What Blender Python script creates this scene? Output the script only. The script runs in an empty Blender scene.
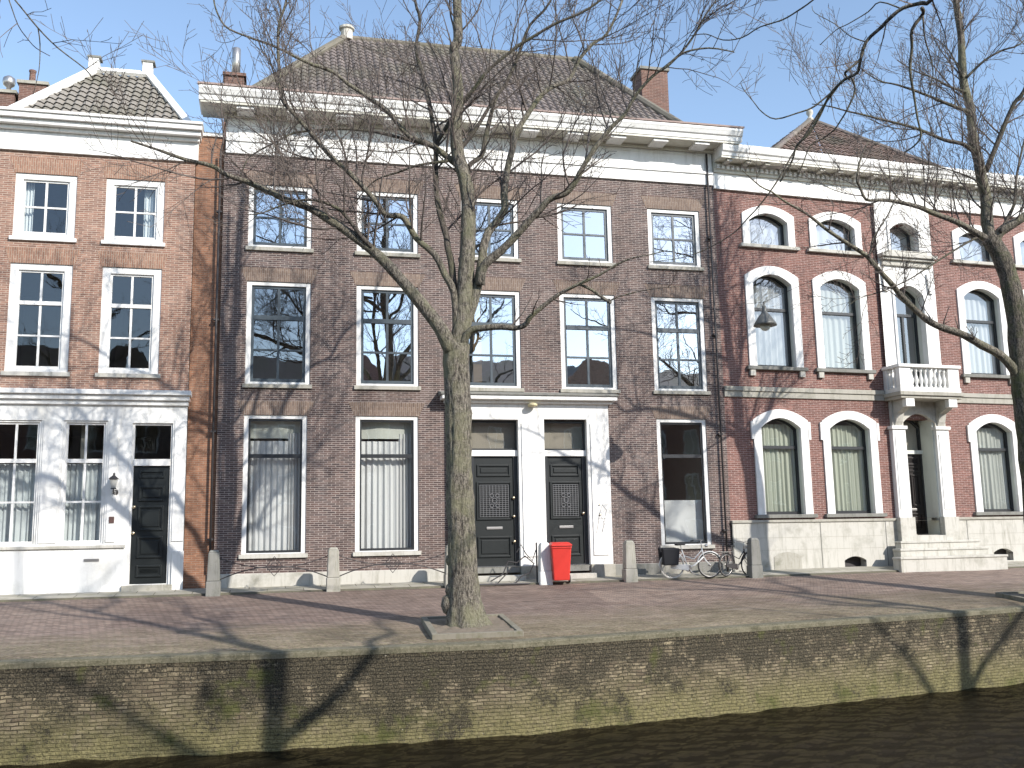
import bpy, math, random
from mathutils import Vector, Matrix
R = math.radians
scene = bpy.context.scene
COL = scene.collection

# ------------------------------------------------------------------ camera, sky, sun, exposure
EYE = Vector((0, 0, 1.8))
PIT, ROL, FPX = math.atan(.1575), .0198, 1000.0
_f = Vector((0, math.cos(PIT), math.sin(PIT)))
_r0 = Vector((1, 0, 0)); _u0 = _r0.cross(_f)
_r = math.cos(ROL)*_r0 - math.sin(ROL)*_u0
_u = math.sin(ROL)*_r0 + math.cos(ROL)*_u0
cam = bpy.data.cameras.new('camera'); camo = bpy.data.objects.new('camera', cam); COL.objects.link(camo)
M3 = Matrix((_r, _u, -_f)).transposed()
camo.matrix_world = Matrix.Translation(EYE) @ M3.to_4x4()
cam.sensor_width = 36; cam.lens = 36*FPX/1024; cam.clip_end = 2000; cam.clip_start = .1
scene.camera = camo
SUN_AZ, SUN_EL = R(48), R(31)             # azimuth to the right of straight-behind
TOSUN = Vector((math.sin(SUN_AZ)*math.cos(SUN_EL), -math.cos(SUN_AZ)*math.cos(SUN_EL), math.sin(SUN_EL)))
w = bpy.data.worlds.new('World'); scene.world = w; w.use_nodes = True
nt = w.node_tree; bg = nt.nodes['Background']
sky = nt.nodes.new('ShaderNodeTexSky'); sky.sky_type = 'NISHITA'; sky.sun_disc = False
sky.sun_elevation = SUN_EL; sky.sun_rotation = math.atan2(TOSUN.x, TOSUN.y)
sky.air_density = 1.0; sky.dust_density = .3; sky.ozone_density = .35; sky.altitude = 0
nt.links.new(sky.outputs[0], bg.inputs[0]); bg.inputs[1].default_value = .15
sl = bpy.data.lights.new('sun', 'SUN'); sl.energy = 3.5; sl.angle = R(.5); sl.color = (1, .95, .88)
so = bpy.data.objects.new('sun', sl); COL.objects.link(so); so.rotation_euler = TOSUN.to_track_quat('Z', 'Y').to_euler()
scene.view_settings.view_transform = 'Standard'; scene.view_settings.look = 'None'
scene.view_settings.exposure = .80; scene.view_settings.gamma = 1

def at(x, y, D):
    """point seen at picture position x, y that stands D metres away along the ground axis"""
    d = _f + (x-512)/FPX*_r - (y-384)/FPX*_u
    return EYE + d*(D/d.y)

# ------------------------------------------------------------------ helpers
def tag(o, label=None, cat=None, group=None, kind=None):
    if label: o['label'] = label
    if cat: o['category'] = cat
    if group: o['group'] = group
    if kind: o['kind'] = kind
    return o
def empty(name, loc, rz=0, **k):
    o = bpy.data.objects.new(name, None); COL.objects.link(o); o.location = loc; o.rotation_euler = (0, 0, rz)
    o.empty_display_size = .2
    return tag(o, **k)
class MB:
    def __init__(s): s.v = []; s.f = []; s.uv = None
    def add(s, vs, fs):
        n = len(s.v); s.v.extend([tuple(v) for v in vs]); s.f.extend([tuple(i+n for i in q) for q in fs]); return s
    def box(s, x0, x1, y0, y1, z0, z1):
        return s.add([(x0,y0,z0),(x1,y0,z0),(x1,y1,z0),(x0,y1,z0),(x0,y0,z1),(x1,y0,z1),(x1,y1,z1),(x0,y1,z1)],
                     [(0,3,2,1),(4,5,6,7),(0,1,5,4),(1,2,6,5),(2,3,7,6),(3,0,4,7)])
    def frustum(s, x, y, z0, z1, a0, b0, a1, b1):
        return s.add([(x-a0,y-b0,z0),(x+a0,y-b0,z0),(x+a0,y+b0,z0),(x-a0,y+b0,z0),(x-a1,y-b1,z1),(x+a1,y-b1,z1),(x+a1,y+b1,z1),(x-a1,y+b1,z1)],
                     [(0,3,2,1),(4,5,6,7),(0,1,5,4),(1,2,6,5),(2,3,7,6),(3,0,4,7)])
    def prism_y(s, pts, y0, y1):            # polygon in x,z extruded in y
        n = len(pts); vs = [(p[0], y0, p[1]) for p in pts]+[(p[0], y1, p[1]) for p in pts]
        fs = [tuple(range(n)), tuple(range(2*n-1, n-1, -1))]+[(i, i+n, (i+1) % n+n, (i+1) % n) for i in range(n)]
        return s.add(vs, fs)
    def prism_x(s, pts, x0, x1):            # polygon in y,z extruded in x
        n = len(pts); vs = [(x0, p[0], p[1]) for p in pts]+[(x1, p[0], p[1]) for p in pts]
        fs = [tuple(range(n-1, -1, -1)), tuple(range(n, 2*n))]+[(i, (i+1) % n, (i+1) % n+n, i+n) for i in range(n)]
        return s.add(vs, fs)
    def strip(s, outer, inner, y0, y1, caps=True):   # band between two open outlines (x,z), extruded y0..y1
        n = len(outer); vs = []
        for y in (y0, y1):
            vs += [(p[0], y, p[1]) for p in outer]+[(p[0], y, p[1]) for p in inner]
        fs = []
        for i in range(n-1):
            a, b, c, d = i, i+1, n+i+1, n+i
            fs.append((a, b, c, d)); fs.append((d+2*n, c+2*n, b+2*n, a+2*n))
            fs.append((a, a+2*n, b+2*n, b)); fs.append((d, c, c+2*n, d+2*n))
        fs.append((0, n, 3*n, 2*n)); fs.append((n-1, 3*n-1, 4*n-1, 2*n-1))
        return s.add(vs, fs)
    def tube(s, pts, rad, sides=6, closed=True):
        pts = [Vector(p) for p in pts]; n = len(pts)
        if not hasattr(rad, '__len__'): rad = [rad]*n
        t = (pts[1]-pts[0]).normalized(); ref = Vector((0, 0, 1)) if abs(t.z) < .9 else Vector((1, 0, 0))
        a = t.cross(ref).normalized(); vs = []
        for i in range(n):
            t = (pts[min(i+1, n-1)]-pts[max(i-1, 0)])
            if t.length < 1e-7: t = Vector((0, 0, 1))
            t.normalize(); a = (a-t*a.dot(t))
            if a.length < 1e-6: a = t.orthogonal()
            a.normalize(); b = t.cross(a)
            for k in range(sides):
                q = 2*math.pi*k/sides; vs.append(pts[i]+(a*math.cos(q)+b*math.sin(q))*rad[i])
        fs = [(i*sides+k, i*sides+(k+1) % sides, (i+1)*sides+(k+1) % sides, (i+1)*sides+k) for i in range(n-1) for k in range(sides)]
        if closed: fs += [tuple(range(sides-1, -1, -1)), tuple(range((n-1)*sides, n*sides))]
        return s.add(vs, fs)
    def lathe(s, cx, cy, prof, sides=12, ax='z', cz=0):   # prof: (r, h)
        vs = []
        for r, h in prof:
            for k in range(sides):
                q = 2*math.pi*k/sides
                if ax == 'z': vs.append((cx+r*math.cos(q), cy+r*math.sin(q), cz+h))
                elif ax == 'y': vs.append((cx+r*math.cos(q), cy+h, cz+r*math.sin(q)))
                else: vs.append((cx+h, cy+r*math.cos(q), cz+r*math.sin(q)))
        n = len(prof)
        fs = [(i*sides+k, i*sides+(k+1) % sides, (i+1)*sides+(k+1) % sides, (i+1)*sides+k) for i in range(n-1) for k in range(sides)]
        fs += [tuple(range(sides-1, -1, -1)), tuple(range((n-1)*sides, n*sides))]
        return s.add(vs, fs)
    def torus(s, c, ra, rb, ax='y', n=28, m=6, a0=0, a1=2*math.pi):
        pts = []
        full = abs(a1-a0-2*math.pi) < 1e-6
        for i in range(n+1):
            q = a0+(a1-a0)*i/n
            if ax == 'y': pts.append((c[0]+ra*math.cos(q), c[1], c[2]+ra*math.sin(q)))
            elif ax == 'z': pts.append((c[0]+ra*math.cos(q), c[1]+ra*math.sin(q), c[2]))
        return s.tube(pts, rb, m, closed=not full)
    def build(s, name, mat, parent=None, smooth=False, bevel=0):
        me = bpy.data.meshes.new(name); me.from_pydata(s.v, [], s.f); me.update()
        if s.uv:
            l = me.uv_layers.new(name='UVMap')
            for lp in me.loops: l.data[lp.index].uv = s.uv[lp.vertex_index]
        if mat: me.materials.append(mat)
        if smooth: me.polygons.foreach_set('use_smooth', [True]*len(me.polygons))
        o = bpy.data.objects.new(name, me); COL.objects.link(o); o.parent = parent
        if bevel:
            b = o.modifiers.new('bevel', 'BEVEL'); b.width = bevel; b.segments = 2; b.limit_method = 'ANGLE'
        return o
def children(o): return [c for c in bpy.data.objects if c.parent == o]
def copy_tree(o, parent=None):
    c = o.copy(); COL.objects.link(c); c.parent = parent
    for ch in children(o): copy_tree(ch, c)
    return c

# ------------------------------------------------------------------ materials
def newmat(name):
    m = bpy.data.materials.new(name); m.use_nodes = True; t = m.node_tree
    return m, t, t.nodes['Principled BSDF'], t.nodes['Material Output']
def N(t, typ, **k):
    n = t.nodes.new(typ)
    for a, b in k.items(): setattr(n, a, b)
    return n
def noise(t, vec, scale, detail=4, rough=.6):
    n = N(t, 'ShaderNodeTexNoise'); n.inputs['Scale'].default_value = scale; n.inputs['Detail'].default_value = detail
    n.inputs['Roughness'].default_value = rough
    if vec is not None: t.links.new(vec, n.inputs['Vector'])
    return n.outputs['Fac']
def ramp(t, fac, stops):
    n = N(t, 'ShaderNodeValToRGB'); e = n.color_ramp.elements
    while len(e) < len(stops): e.new(.5)
    for i, (p, c) in enumerate(stops):
        e[i].position = p; e[i].color = (c, c, c, 1) if not hasattr(c, '__len__') else (*c, 1)
    t.links.new(fac, n.inputs[0]); return n.outputs[0]
def mix(t, fac, a, b, mode='MIX'):
    n = N(t, 'ShaderNodeMix', data_type='RGBA', blend_type=mode)
    for v, i in ((fac, 0), (a, 6), (b, 7)):
        if hasattr(v, 'is_output') or isinstance(v, bpy.types.NodeSocket): t.links.new(v, n.inputs[i])
        elif i == 0: n.inputs[0].default_value = v
        else: n.inputs[i].default_value = (*v, 1)
    return n.outputs[2]
def math_(t, op, a, b=None):
    n = N(t, 'ShaderNodeMath', operation=op)
    for i, v in enumerate((a, b)):
        if v is None: continue
        if isinstance(v, bpy.types.NodeSocket): t.links.new(v, n.inputs[i])
        else: n.inputs[i].default_value = v
    return n.outputs[0]
def bump(t, b, h, strength=.3, dist=.02):
    n = N(t, 'ShaderNodeBump'); n.inputs['Strength'].default_value = strength; n.inputs['Distance'].default_value = dist
    t.links.new(h, n.inputs['Height']); t.links.new(n.outputs[0], b.inputs['Normal'])
def facade_uv(t):
    tc = N(t, 'ShaderNodeTexCoord'); sx = N(t, 'ShaderNodeSeparateXYZ'); t.links.new(tc.outputs['Object'], sx.inputs[0])
    cx = N(t, 'ShaderNodeCombineXYZ'); t.links.new(math_(t, 'ADD', sx.outputs[0], sx.outputs[1]), cx.inputs[0])
    t.links.new(sx.outputs[2], cx.inputs[1]); return tc.outputs['Object'], cx.outputs[0], sx
def brick(name, c1, c2, mortar, stain=(.3, .25, .22), bw=.22, rh=.056, ms=.0085, vertical=False, stain_amt=.5, rough=.85):
    m, t, b, o = newmat(name)
    ob, uv, sx = facade_uv(t)
    if vertical:
        sp = N(t, 'ShaderNodeSeparateXYZ'); t.links.new(uv, sp.inputs[0]); c = N(t, 'ShaderNodeCombineXYZ')
        t.links.new(sp.outputs[1], c.inputs[0]); t.links.new(sp.outputs[0], c.inputs[1]); uv = c.outputs[0]
    k = N(t, 'ShaderNodeTexBrick'); t.links.new(uv, k.inputs['Vector'])
    for n_, v in (('Scale', 1), ('Brick Width', bw), ('Row Height', rh), ('Mortar Size', ms), ('Mortar Smooth', .3), ('Bias', 0)):
        k.inputs[n_].default_value = v
    k.inputs['Color1'].default_value = (*c1, 1); k.inputs['Color2'].default_value = (*c2, 1); k.inputs['Mortar'].default_value = (*mortar, 1)
    n1 = noise(t, ob, 9, 3); n2 = noise(t, ob, .55, 5, .65)
    col = mix(t, math_(t, 'MULTIPLY', ramp(t, n1, [(.35, 0), (.7, 1)]), .35), k.outputs['Color'], stain)
    dark = mix(t, 1, col, (.62, .58, .56), 'MULTIPLY')
    col = mix(t, math_(t, 'MULTIPLY', ramp(t, n2, [(.42, 0), (.68, 1)]), stain_amt), col, dark)
    mq = N(t, 'ShaderNodeMapping'); mq.inputs['Scale'].default_value = (2.2, .28, 1); t.links.new(uv, mq.inputs[0]); n5 = noise(t, mq.outputs[0], 1.0, 6, .7)
    col = mix(t, ramp(t, n5, [(.5, 0), (.66, .45)]), col, mix(t, 1, col, (.55, .5, .47), 'MULTIPLY'))
    vo = noise(t, uv, 1.3, 2, .5); col = mix(t, ramp(t, vo, [(.60, 0), (.64, .28)]), col, mix(t, .35, col, mortar))
    # brick-to-brick variation, stretched along the courses
    mp = N(t, 'ShaderNodeMapping'); mp.inputs['Scale'].default_value = (1/bw*1.0, 1/rh, 1)
    t.links.new(uv, mp.inputs[0]); n3 = noise(t, mp.outputs[0], 1.0, 1)
    col = mix(t, ramp(t, n3, [(.38, 0), (.62, .55)]), col, mix(t, 1, col, (.6, .55, .55), 'MULTIPLY'))
    t.links.new(col, b.inputs['Base Color']); b.inputs['Roughness'].default_value = rough
    bump(t, b, math_(t, 'SUBTRACT', math_(t, 'MULTIPLY', n1, .4), k.outputs['Fac']), .5, .006)
    return m
def paint(name, col, dirt=(.5, .47, .42), amt=.35, rough=.5, scale=1.3, bmp=.15):
    m, t, b, o = newmat(name)
    tc = N(t, 'ShaderNodeTexCoord'); n1 = noise(t, tc.outputs['Object'], scale, 6, .7); n2 = noise(t, tc.outputs['Object'], 14, 4)
    mq = N(t, 'ShaderNodeMapping'); mq.inputs['Scale'].default_value = (5, 5, .5); t.links.new(tc.outputs['Object'], mq.inputs[0]); n3 = noise(t, mq.outputs[0], 1.5, 6, .75)
    f = math_(t, 'MULTIPLY', ramp(t, math_(t, 'MAXIMUM', n1, n3), [(.5, 0), (.75, 1)]), amt)
    t.links.new(mix(t, f, col, dirt), b.inputs['Base Color']); b.inputs['Roughness'].default_value = rough
    bump(t, b, n2, bmp, .004); return m
def glassmat(name, refl, tint=(.8, .84, .84), wav=.02):
    m, t, b, o = newmat(name); t.nodes.remove(b)
    g = N(t, 'ShaderNodeBsdfGlossy'); g.inputs['Roughness'].default_value = .012; g.inputs['Color'].default_value = (.93, .96, 1, 1)
    tr = N(t, 'ShaderNodeBsdfTransparent'); tr.inputs['Color'].default_value = (*tint, 1)
    ms = N(t, 'ShaderNodeMixShader'); ms.inputs[0].default_value = refl
    t.links.new(tr.outputs[0], ms.inputs[1]); t.links.new(g.outputs[0], ms.inputs[2]); t.links.new(ms.outputs[0], o.inputs[0])
    tc = N(t, 'ShaderNodeTexCoord'); n = noise(t, tc.outputs['Object'], 1.6, 2, .4)
    bn = N(t, 'ShaderNodeBump'); bn.inputs['Strength'].default_value = wav*5; bn.inputs['Distance'].default_value = .02
    t.links.new(n, bn.inputs['Height']); t.links.new(bn.outputs[0], g.inputs['Normal'])
    return m
def flat(name, col, rough=.6, metal=0, spec=.5):
    m, t, b, o = newmat(name); b.inputs['Roughness'].default_value = rough; b.inputs['Metallic'].default_value = metal
    tc = N(t, 'ShaderNodeTexCoord'); n = noise(t, tc.outputs['Object'], 6, 4)
    t.links.new(mix(t, math_(t, 'MULTIPLY', n, .35), col, tuple(c*.6 for c in col)), b.inputs['Base Color']); return m

BR_L = brick('brick_orange_brown', (.38, .205, .14), (.22, .12, .085), (.54, .44, .36), (.3, .2, .15), stain_amt=.25)
BR_LS = brick('brick_orange', (.35, .16, .085), (.24, .115, .065), (.34, .24, .17), (.2, .12, .09), stain_amt=.6)
BR_C = brick('brick_purple_brown', (.165, .108, .09), (.055, .04, .038), (.44, .385, .345), (.12, .08, .08), stain_amt=.5)
BR_CL = brick('brick_lintel_yellowish', (.25, .18, .135), (.17, .12, .095), (.33, .28, .24), (.2, .14, .1), vertical=True, stain_amt=.3)
BR_LL = brick('brick_lintel_orange', (.38, .21, .14), (.29, .16, .11), (.45, .36, .28), (.25, .15, .1), vertical=True, stain_amt=.2)
BR_R = brick('brick_red', (.25, .105, .082), (.145, .062, .051), (.46, .35, .305), (.14, .07, .055), stain_amt=.25)
BR_CH = brick('brick_chimney', (.20, .095, .07), (.12, .06, .048), (.3, .22, .18), (.15, .1, .08), stain_amt=.6)
WHITE = paint('white_paint', (.79, .78, .75), (.40, .38, .33), .55)
WHITE2 = paint('white_plaster', (.76, .755, .73), (.36, .35, .31), .6, .8, 1.0, .3)
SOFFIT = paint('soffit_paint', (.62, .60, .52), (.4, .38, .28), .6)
STONE = paint('pale_stone', (.38, .36, .31), (.15, .15, .10), .8, .9, 2.2, .5)
STONE_L = paint('light_stone', (.50, .48, .43), (.22, .21, .16), .85, .85, 1.5, .4)
STONE_D = paint('grey_stone', (.22, .215, .195), (.09, .095, .07), .8, .9, 3, .5)
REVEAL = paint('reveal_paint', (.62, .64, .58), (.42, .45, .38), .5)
GREY_S = paint('slate_grey_sash_paint', (.055, .072, .085), (.035, .042, .05), .5, .4)
BLACK_S = paint('black_sash_paint', (.025, .027, .03), (.05, .05, .05), .4, .35)
DOOR_D = paint('dark_green_door_paint', (.007, .010, .010), (.014, .016, .016), .5, .42)
DOOR_B = paint('brown_black_door_paint', (.012, .008, .007), (.025, .018, .016), .5, .4)
IRON = flat('wrought_iron', (.045, .04, .04), .6)
METAL = flat('grey_metal', (.5, .48, .46), .35, .8)
BRASS = flat('brass', (.6, .5, .35), .35, 1)
RED = flat('red_plastic', (.66, .04, .028), .5)
RUBBER = flat('black_rubber', (.02, .02, .02), .8)
BIKE_W = flat('white_enamel', (.7, .7, .68), .3)
NAVY = flat('navy_canvas', (.005, .006, .010), .8)
CURT = paint('net_curtain', (.66, .665, .66), (.5, .51, .5), .3, .95)
CURT_G = paint('greenish_curtain', (.58, .60, .54), (.46, .48, .42), .3, .95)
CURT_W = paint('white_curtain', (.76, .765, .76), (.6, .61, .6), .3, .95)
ROOMM = paint('interior_plaster', (.40, .36, .30), (.3, .27, .23), .5, .95)
WOOD = flat('light_wood', (.55, .34, .16), .6)
GL_C = glassmat('window_glass_old', .58)
GL_L = glassmat('window_glass', .10)
GL_G = glassmat('window_glass_ground', .16, (.84, .85, .84))
GL_R = glassmat('window_glass_right', .16, (.80, .82, .78), wav=.03)
GL_RM = glassmat('window_glass_mid', .20, (.74, .75, .74), wav=.03)
GL_RT = glassmat('window_glass_upper', .30, (.62, .64, .66), wav=.04)

def tile_mat(name, c1, c2):
    m, t, b, o = newmat(name); tc = N(t, 'ShaderNodeTexCoord')
    n1 = noise(t, tc.outputs['Object'], 5, 4); n2 = noise(t, tc.outputs['Object'], .8, 4)
    c = mix(t, n1, c1, c2); c = mix(t, ramp(t, n2, [(.42, 0), (.66, .7)]), c, (.11, .105, .07)); c = mix(t, ramp(t, noise(t, tc.outputs['Object'], 2.6, 2), [(.6, 0), (.68, .35)]), c, (.30, .26, .22))
    t.links.new(c, b.inputs['Base Color']); b.inputs['Roughness'].default_value = .8; bump(t, b, n1, .3, .01); return m
TILE_G = tile_mat('grey_pantiles', (.30, .27, .23), (.20, .18, .16))
TILE_B = tile_mat('brown_pantiles', (.19, .155, .14), (.12, .10, .092))
def bark(name, c1, c2, moss):
    m, t, b, o = newmat(name); tc = N(t, 'ShaderNodeTexCoord')
    mp = N(t, 'ShaderNodeMapping'); mp.inputs['Scale'].default_value = (3, 3, .8); t.links.new(tc.outputs['Object'], mp.inputs[0])
    n1 = noise(t, mp.outputs[0], 9, 8, .75); n2 = noise(t, tc.outputs['Object'], 1.5, 5, .7); n3 = noise(t, tc.outputs['Object'], 30, 3)
    c = mix(t, ramp(t, n1, [(.42, 0), (.56, 1)]), c2, c1); c = mix(t, ramp(t, n3, [(.5, 0), (.62, .6)]), c, c2)
    c = mix(t, ramp(t, n2, [(.45, 0), (.62, .75)]), c, moss)
    t.links.new(c, b.inputs['Base Color']); b.inputs['Roughness'].default_value = .95
    bump(t, b, math_(t, 'ADD', n1, math_(t, 'MULTIPLY', n3, .35)), 1, .09); return m
BARK = bark('bark', (.34, .30, .24), (.055, .046, .037), (.26, .25, .15))
BARK_D = bark('bark_dark', (.20, .17, .14), (.06, .048, .04), (.13, .13, .075))
BARK_T = bark('bark_dark_mossy', (.24, .205, .16), (.035, .03, .024), (.11, .125, .045))
TWIG = flat('twig_bark', (.13, .105, .09), .9)

# ------------------------------------------------------------------ ground: quay line and facade line
QL = [(-70, 4.6, 0), (-30, 12.5, 0), (-8.3, 16.95, 0), (-4.4, 17.65, 0), (-.1, 18.6, 0), (5, 20.75, .03), (11.5, 23.6, .07), (30, 32.5, .1), (70, 52, .1)]
aL, aC, aR = R(14), R(13.5), R(17.5)
CO = Vector((-7.769, 26.135, .78)); RO = Vector((6.311, 29.515, .78))
FL = [(-70, 26.135-62.2*math.tan(aL)), (-30, 26.135-22.2*math.tan(aL)), (-9.9, 26.135-2.13*math.tan(aL)), (-5.2, 26.75), (-1.2, 27.71), (4.0, 28.96), (9.2, 30.43), (26, 35.7), (63, 47.4)]
FZ = [.72, .72, .72, .73, .74, .77, .80, .85, .9]
def lerp(a, b, t): return a+(b-a)*t
def resample(P, n):
    out = []
    for i in range(len(P)-1):
        for k in range(n): out.append(tuple(lerp(P[i][j], P[i+1][j], k/n) for j in range(len(P[0]))))
    out.append(P[-1]); return out
Q2 = resample(QL, 8); F2 = resample([(a[0], a[1], z) for a, z in zip(FL, FZ)], 8)
def ground_z(X, Y):
    best = None
    for i in range(len(Q2)-1):
        q0, q1, f0, f1 = Q2[i], Q2[i+1], F2[i], F2[i+1]
        for k in range(24):
            t = k/24; q = [lerp(q0[j], q1[j], t) for j in range(3)]; f = [lerp(f0[j], f1[j], t) for j in range(3)]
            dx, dy = f[0]-q[0], f[1]-q[1]; L2 = dx*dx+dy*dy; s = ((X-q[0])*dx+(Y-q[1])*dy)/L2
            d = abs((X-q[0])*dy-(Y-q[1])*dx)/math.sqrt(L2)
            if not -.15 < s < 1.2: continue
            if best is None or d < best[0]: best = (d, lerp(q[2], f[2], max(0, min(1, s))))
    return best[1]
def sheet(rows_uv, name, mat, smooth=False):
    """rows_uv: list of rows, each a list of (x,y,z,u,v)"""
    mb = MB(); mb.uv = []; n = len(rows_uv[0])
    for r in rows_uv:
        for x, y, z, u, v in r: mb.v.append((x, y, z)); mb.uv.append((u, v))
    for i in range(len(rows_uv)-1):
        for k in range(n-1): mb.f.append((i*n+k, i*n+k+1, (i+1)*n+k+1, (i+1)*n+k))
    return mb.build(name, mat, smooth=smooth)

def street_mat():
    m, t, b, o = newmat('clinker_paving'); tc = N(t, 'ShaderNodeTexCoord'); uv = tc.outputs['UV']; ob = tc.outputs['Object']
    mp = N(t, 'ShaderNodeMapping'); mp.inputs['Rotation'].default_value = (0, 0, R(38)); t.links.new(uv, mp.inputs[0])
    k = N(t, 'ShaderNodeTexBrick'); t.links.new(mp.outputs[0], k.inputs['Vector'])
    for n_, v in (('Scale', 1), ('Brick Width', .21), ('Row Height', .085), ('Mortar Size', .012), ('Mortar Smooth', .2)): k.inputs[n_].default_value = v
    k.inputs['Color1'].default_value = (.35, .25, .195, 1); k.inputs['Color2'].default_value = (.18, .125, .10, 1); k.inputs['Mortar'].default_value = (.07, .055, .042, 1)
    n1 = noise(t, ob, .5, 6, .7); n2 = noise(t, ob, 7, 5, .7); n3 = noise(t, ob, 2.2, 5, .7)
    sx = N(t, 'ShaderNodeSeparateXYZ'); t.links.new(uv, sx.inputs[0])
    # moss and sand gather in the joints on the strip beside the water
    edge = math_(t, 'ADD', math_(t, 'MULTIPLY', sx.outputs[1], -.30), 1.15)
    edge = math_(t, 'ADD', edge, math_(t, 'MULTIPLY', math_(t, 'SUBTRACT', n1, .5), 1.6))
    em = ramp(t, edge, [(.1, 0), (.75, 1)])
    mpx = N(t, 'ShaderNodeMapping'); mpx.inputs['Scale'].default_value = (.35, 2.2, 1); t.links.new(uv, mpx.inputs[0]); n6 = noise(t, mpx.outputs[0], 2.2, 7, .8)
    c = mix(t, math_(t, 'MULTIPLY', ramp(t, n3, [(.3, 0), (.7, 1)]), .35), k.outputs['Color'], (.30, .235, .19))
    moss = mix(t, ramp(t, noise(t, ob, 14, 5, .8), [(.38, 0), (.62, 1)]), (.29, .255, .14), (.065, .06, .028))
    moss = mix(t, math_(t, 'MULTIPLY', math_(t, 'SUBTRACT', 1, k.outputs['Fac']), .5), moss, k.outputs['Color'])
    c = mix(t, em, c, moss)
    c = mix(t, ramp(t, n2, [(.6, 0), (.8, .4)]), c, (.34, .29, .23))
    c = mix(t, ramp(t, n1, [(.45, 0), (.6, .45)]), c, mix(t, 1, c, (.62, .58, .55), 'MULTIPLY'))
    c = mix(t, ramp(t, n6, [(.36, .75), (.5, 0)]), c, mix(t, 1, c, (.5, .46, .44), 'MULTIPLY'))
    c = mix(t, ramp(t, n6, [(.52, 0), (.66, .6)]), c, mix(t, .5, c, (.42, .37, .31)))
    kp = N(t, 'ShaderNodeTexBrick'); t.links.new(uv, kp.inputs['Vector']); kp.inputs['Scale'].default_value = 1; kp.inputs['Brick Width'].default_value = 5.3; kp.inputs['Row Height'].default_value = 3.1; kp.inputs['Mortar Size'].default_value = .0
    kp.inputs['Color1'].default_value = (1, 1, 1, 1); kp.inputs['Color2'].default_value = (.78, .76, .78, 1); c = mix(t, 1, c, kp.outputs['Color'], 'MULTIPLY')
    t.links.new(c, b.inputs['Base Color']); b.inputs['Roughness'].default_value = .85
    bump(t, b, math_(t, 'SUBTRACT', math_(t, 'MULTIPLY', n2, .6), k.outputs['Fac']), .6, .012); return m
def quay_mat():
    m, t, b, o = newmat('mossy_quay_brick'); tc = N(t, 'ShaderNodeTexCoord'); uv = tc.outputs['UV']
    nz = N(t, 'ShaderNodeTexNoise'); nz.inputs['Scale'].default_value = 3.5; nz.inputs['Detail'].default_value = 4; t.links.new(uv, nz.inputs['Vector'])
    vm = N(t, 'ShaderNodeVectorMath', operation='MULTIPLY_ADD'); t.links.new(nz.outputs['Color'], vm.inputs[0]); vm.inputs[1].default_value = (.09, .06, 0); t.links.new(uv, vm.inputs[2])
    k = N(t, 'ShaderNodeTexBrick'); t.links.new(vm.outputs[0], k.inputs['Vector'])
    for n_, v in (('Scale', 1), ('Brick Width', .2), ('Row Height', .062), ('Mortar Size', .012), ('Mortar Smooth', .6)): k.inputs[n_].default_value = v
    k.inputs['Color1'].default_value = (.40, .33, .21, 1); k.inputs['Color2'].default_value = (.14, .105, .07, 1); k.inputs['Mortar'].default_value = (.07, .055, .035, 1)
    sx = N(t, 'ShaderNodeSeparateXYZ'); t.links.new(uv, sx.inputs[0]); h = sx.outputs[1]     # h: 0 at the coping, -1.6 at the water
    n0 = noise(t, uv, .45, 4, .7); n1 = noise(t, uv, 1.6, 9, .8); n2 = noise(t, uv, 16, 6, .85); n3 = noise(t, uv, 3.4, 7, .8); n4 = noise(t, uv, 38, 3, .7)
    sp = lambda a, g_: math_(t, 'MULTIPLY', math_(t, 'SUBTRACT', a, .5), g_)
    c = mix(t, ramp(t, n3, [(.42, 0), (.58, .8)]), k.outputs['Color'], mix(t, ramp(t, n2, [(.4, 0), (.6, 1)]), (.075, .06, .036), (.23, .19, .12)))
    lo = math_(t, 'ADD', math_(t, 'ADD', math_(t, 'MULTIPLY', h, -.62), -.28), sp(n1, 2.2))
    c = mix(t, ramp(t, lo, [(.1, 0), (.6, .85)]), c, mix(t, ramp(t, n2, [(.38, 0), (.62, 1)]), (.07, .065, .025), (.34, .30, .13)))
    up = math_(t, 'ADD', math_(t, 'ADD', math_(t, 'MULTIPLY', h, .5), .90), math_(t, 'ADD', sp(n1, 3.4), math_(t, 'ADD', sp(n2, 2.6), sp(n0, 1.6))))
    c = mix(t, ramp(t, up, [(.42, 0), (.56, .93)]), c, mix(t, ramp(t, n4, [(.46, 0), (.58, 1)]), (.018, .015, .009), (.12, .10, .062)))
    c = mix(t, ramp(t, noise(t, uv, .9, 4, .7), [(.56, 0), (.66, .75)]), c, mix(t, n2, (.04, .045, .01), (.15, .16, .035)))
    c = mix(t, ramp(t, noise(t, uv, 26, 2), [(.68, 0), (.73, .8)]), c, (.42, .38, .30))
    t.links.new(c, b.inputs['Base Color']); b.inputs['Roughness'].default_value = .95
    bump(t, b, math_(t, 'SUBTRACT', n2, math_(t, 'MULTIPLY', k.outputs['Fac'], .8)), 1, .04); return m
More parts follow.
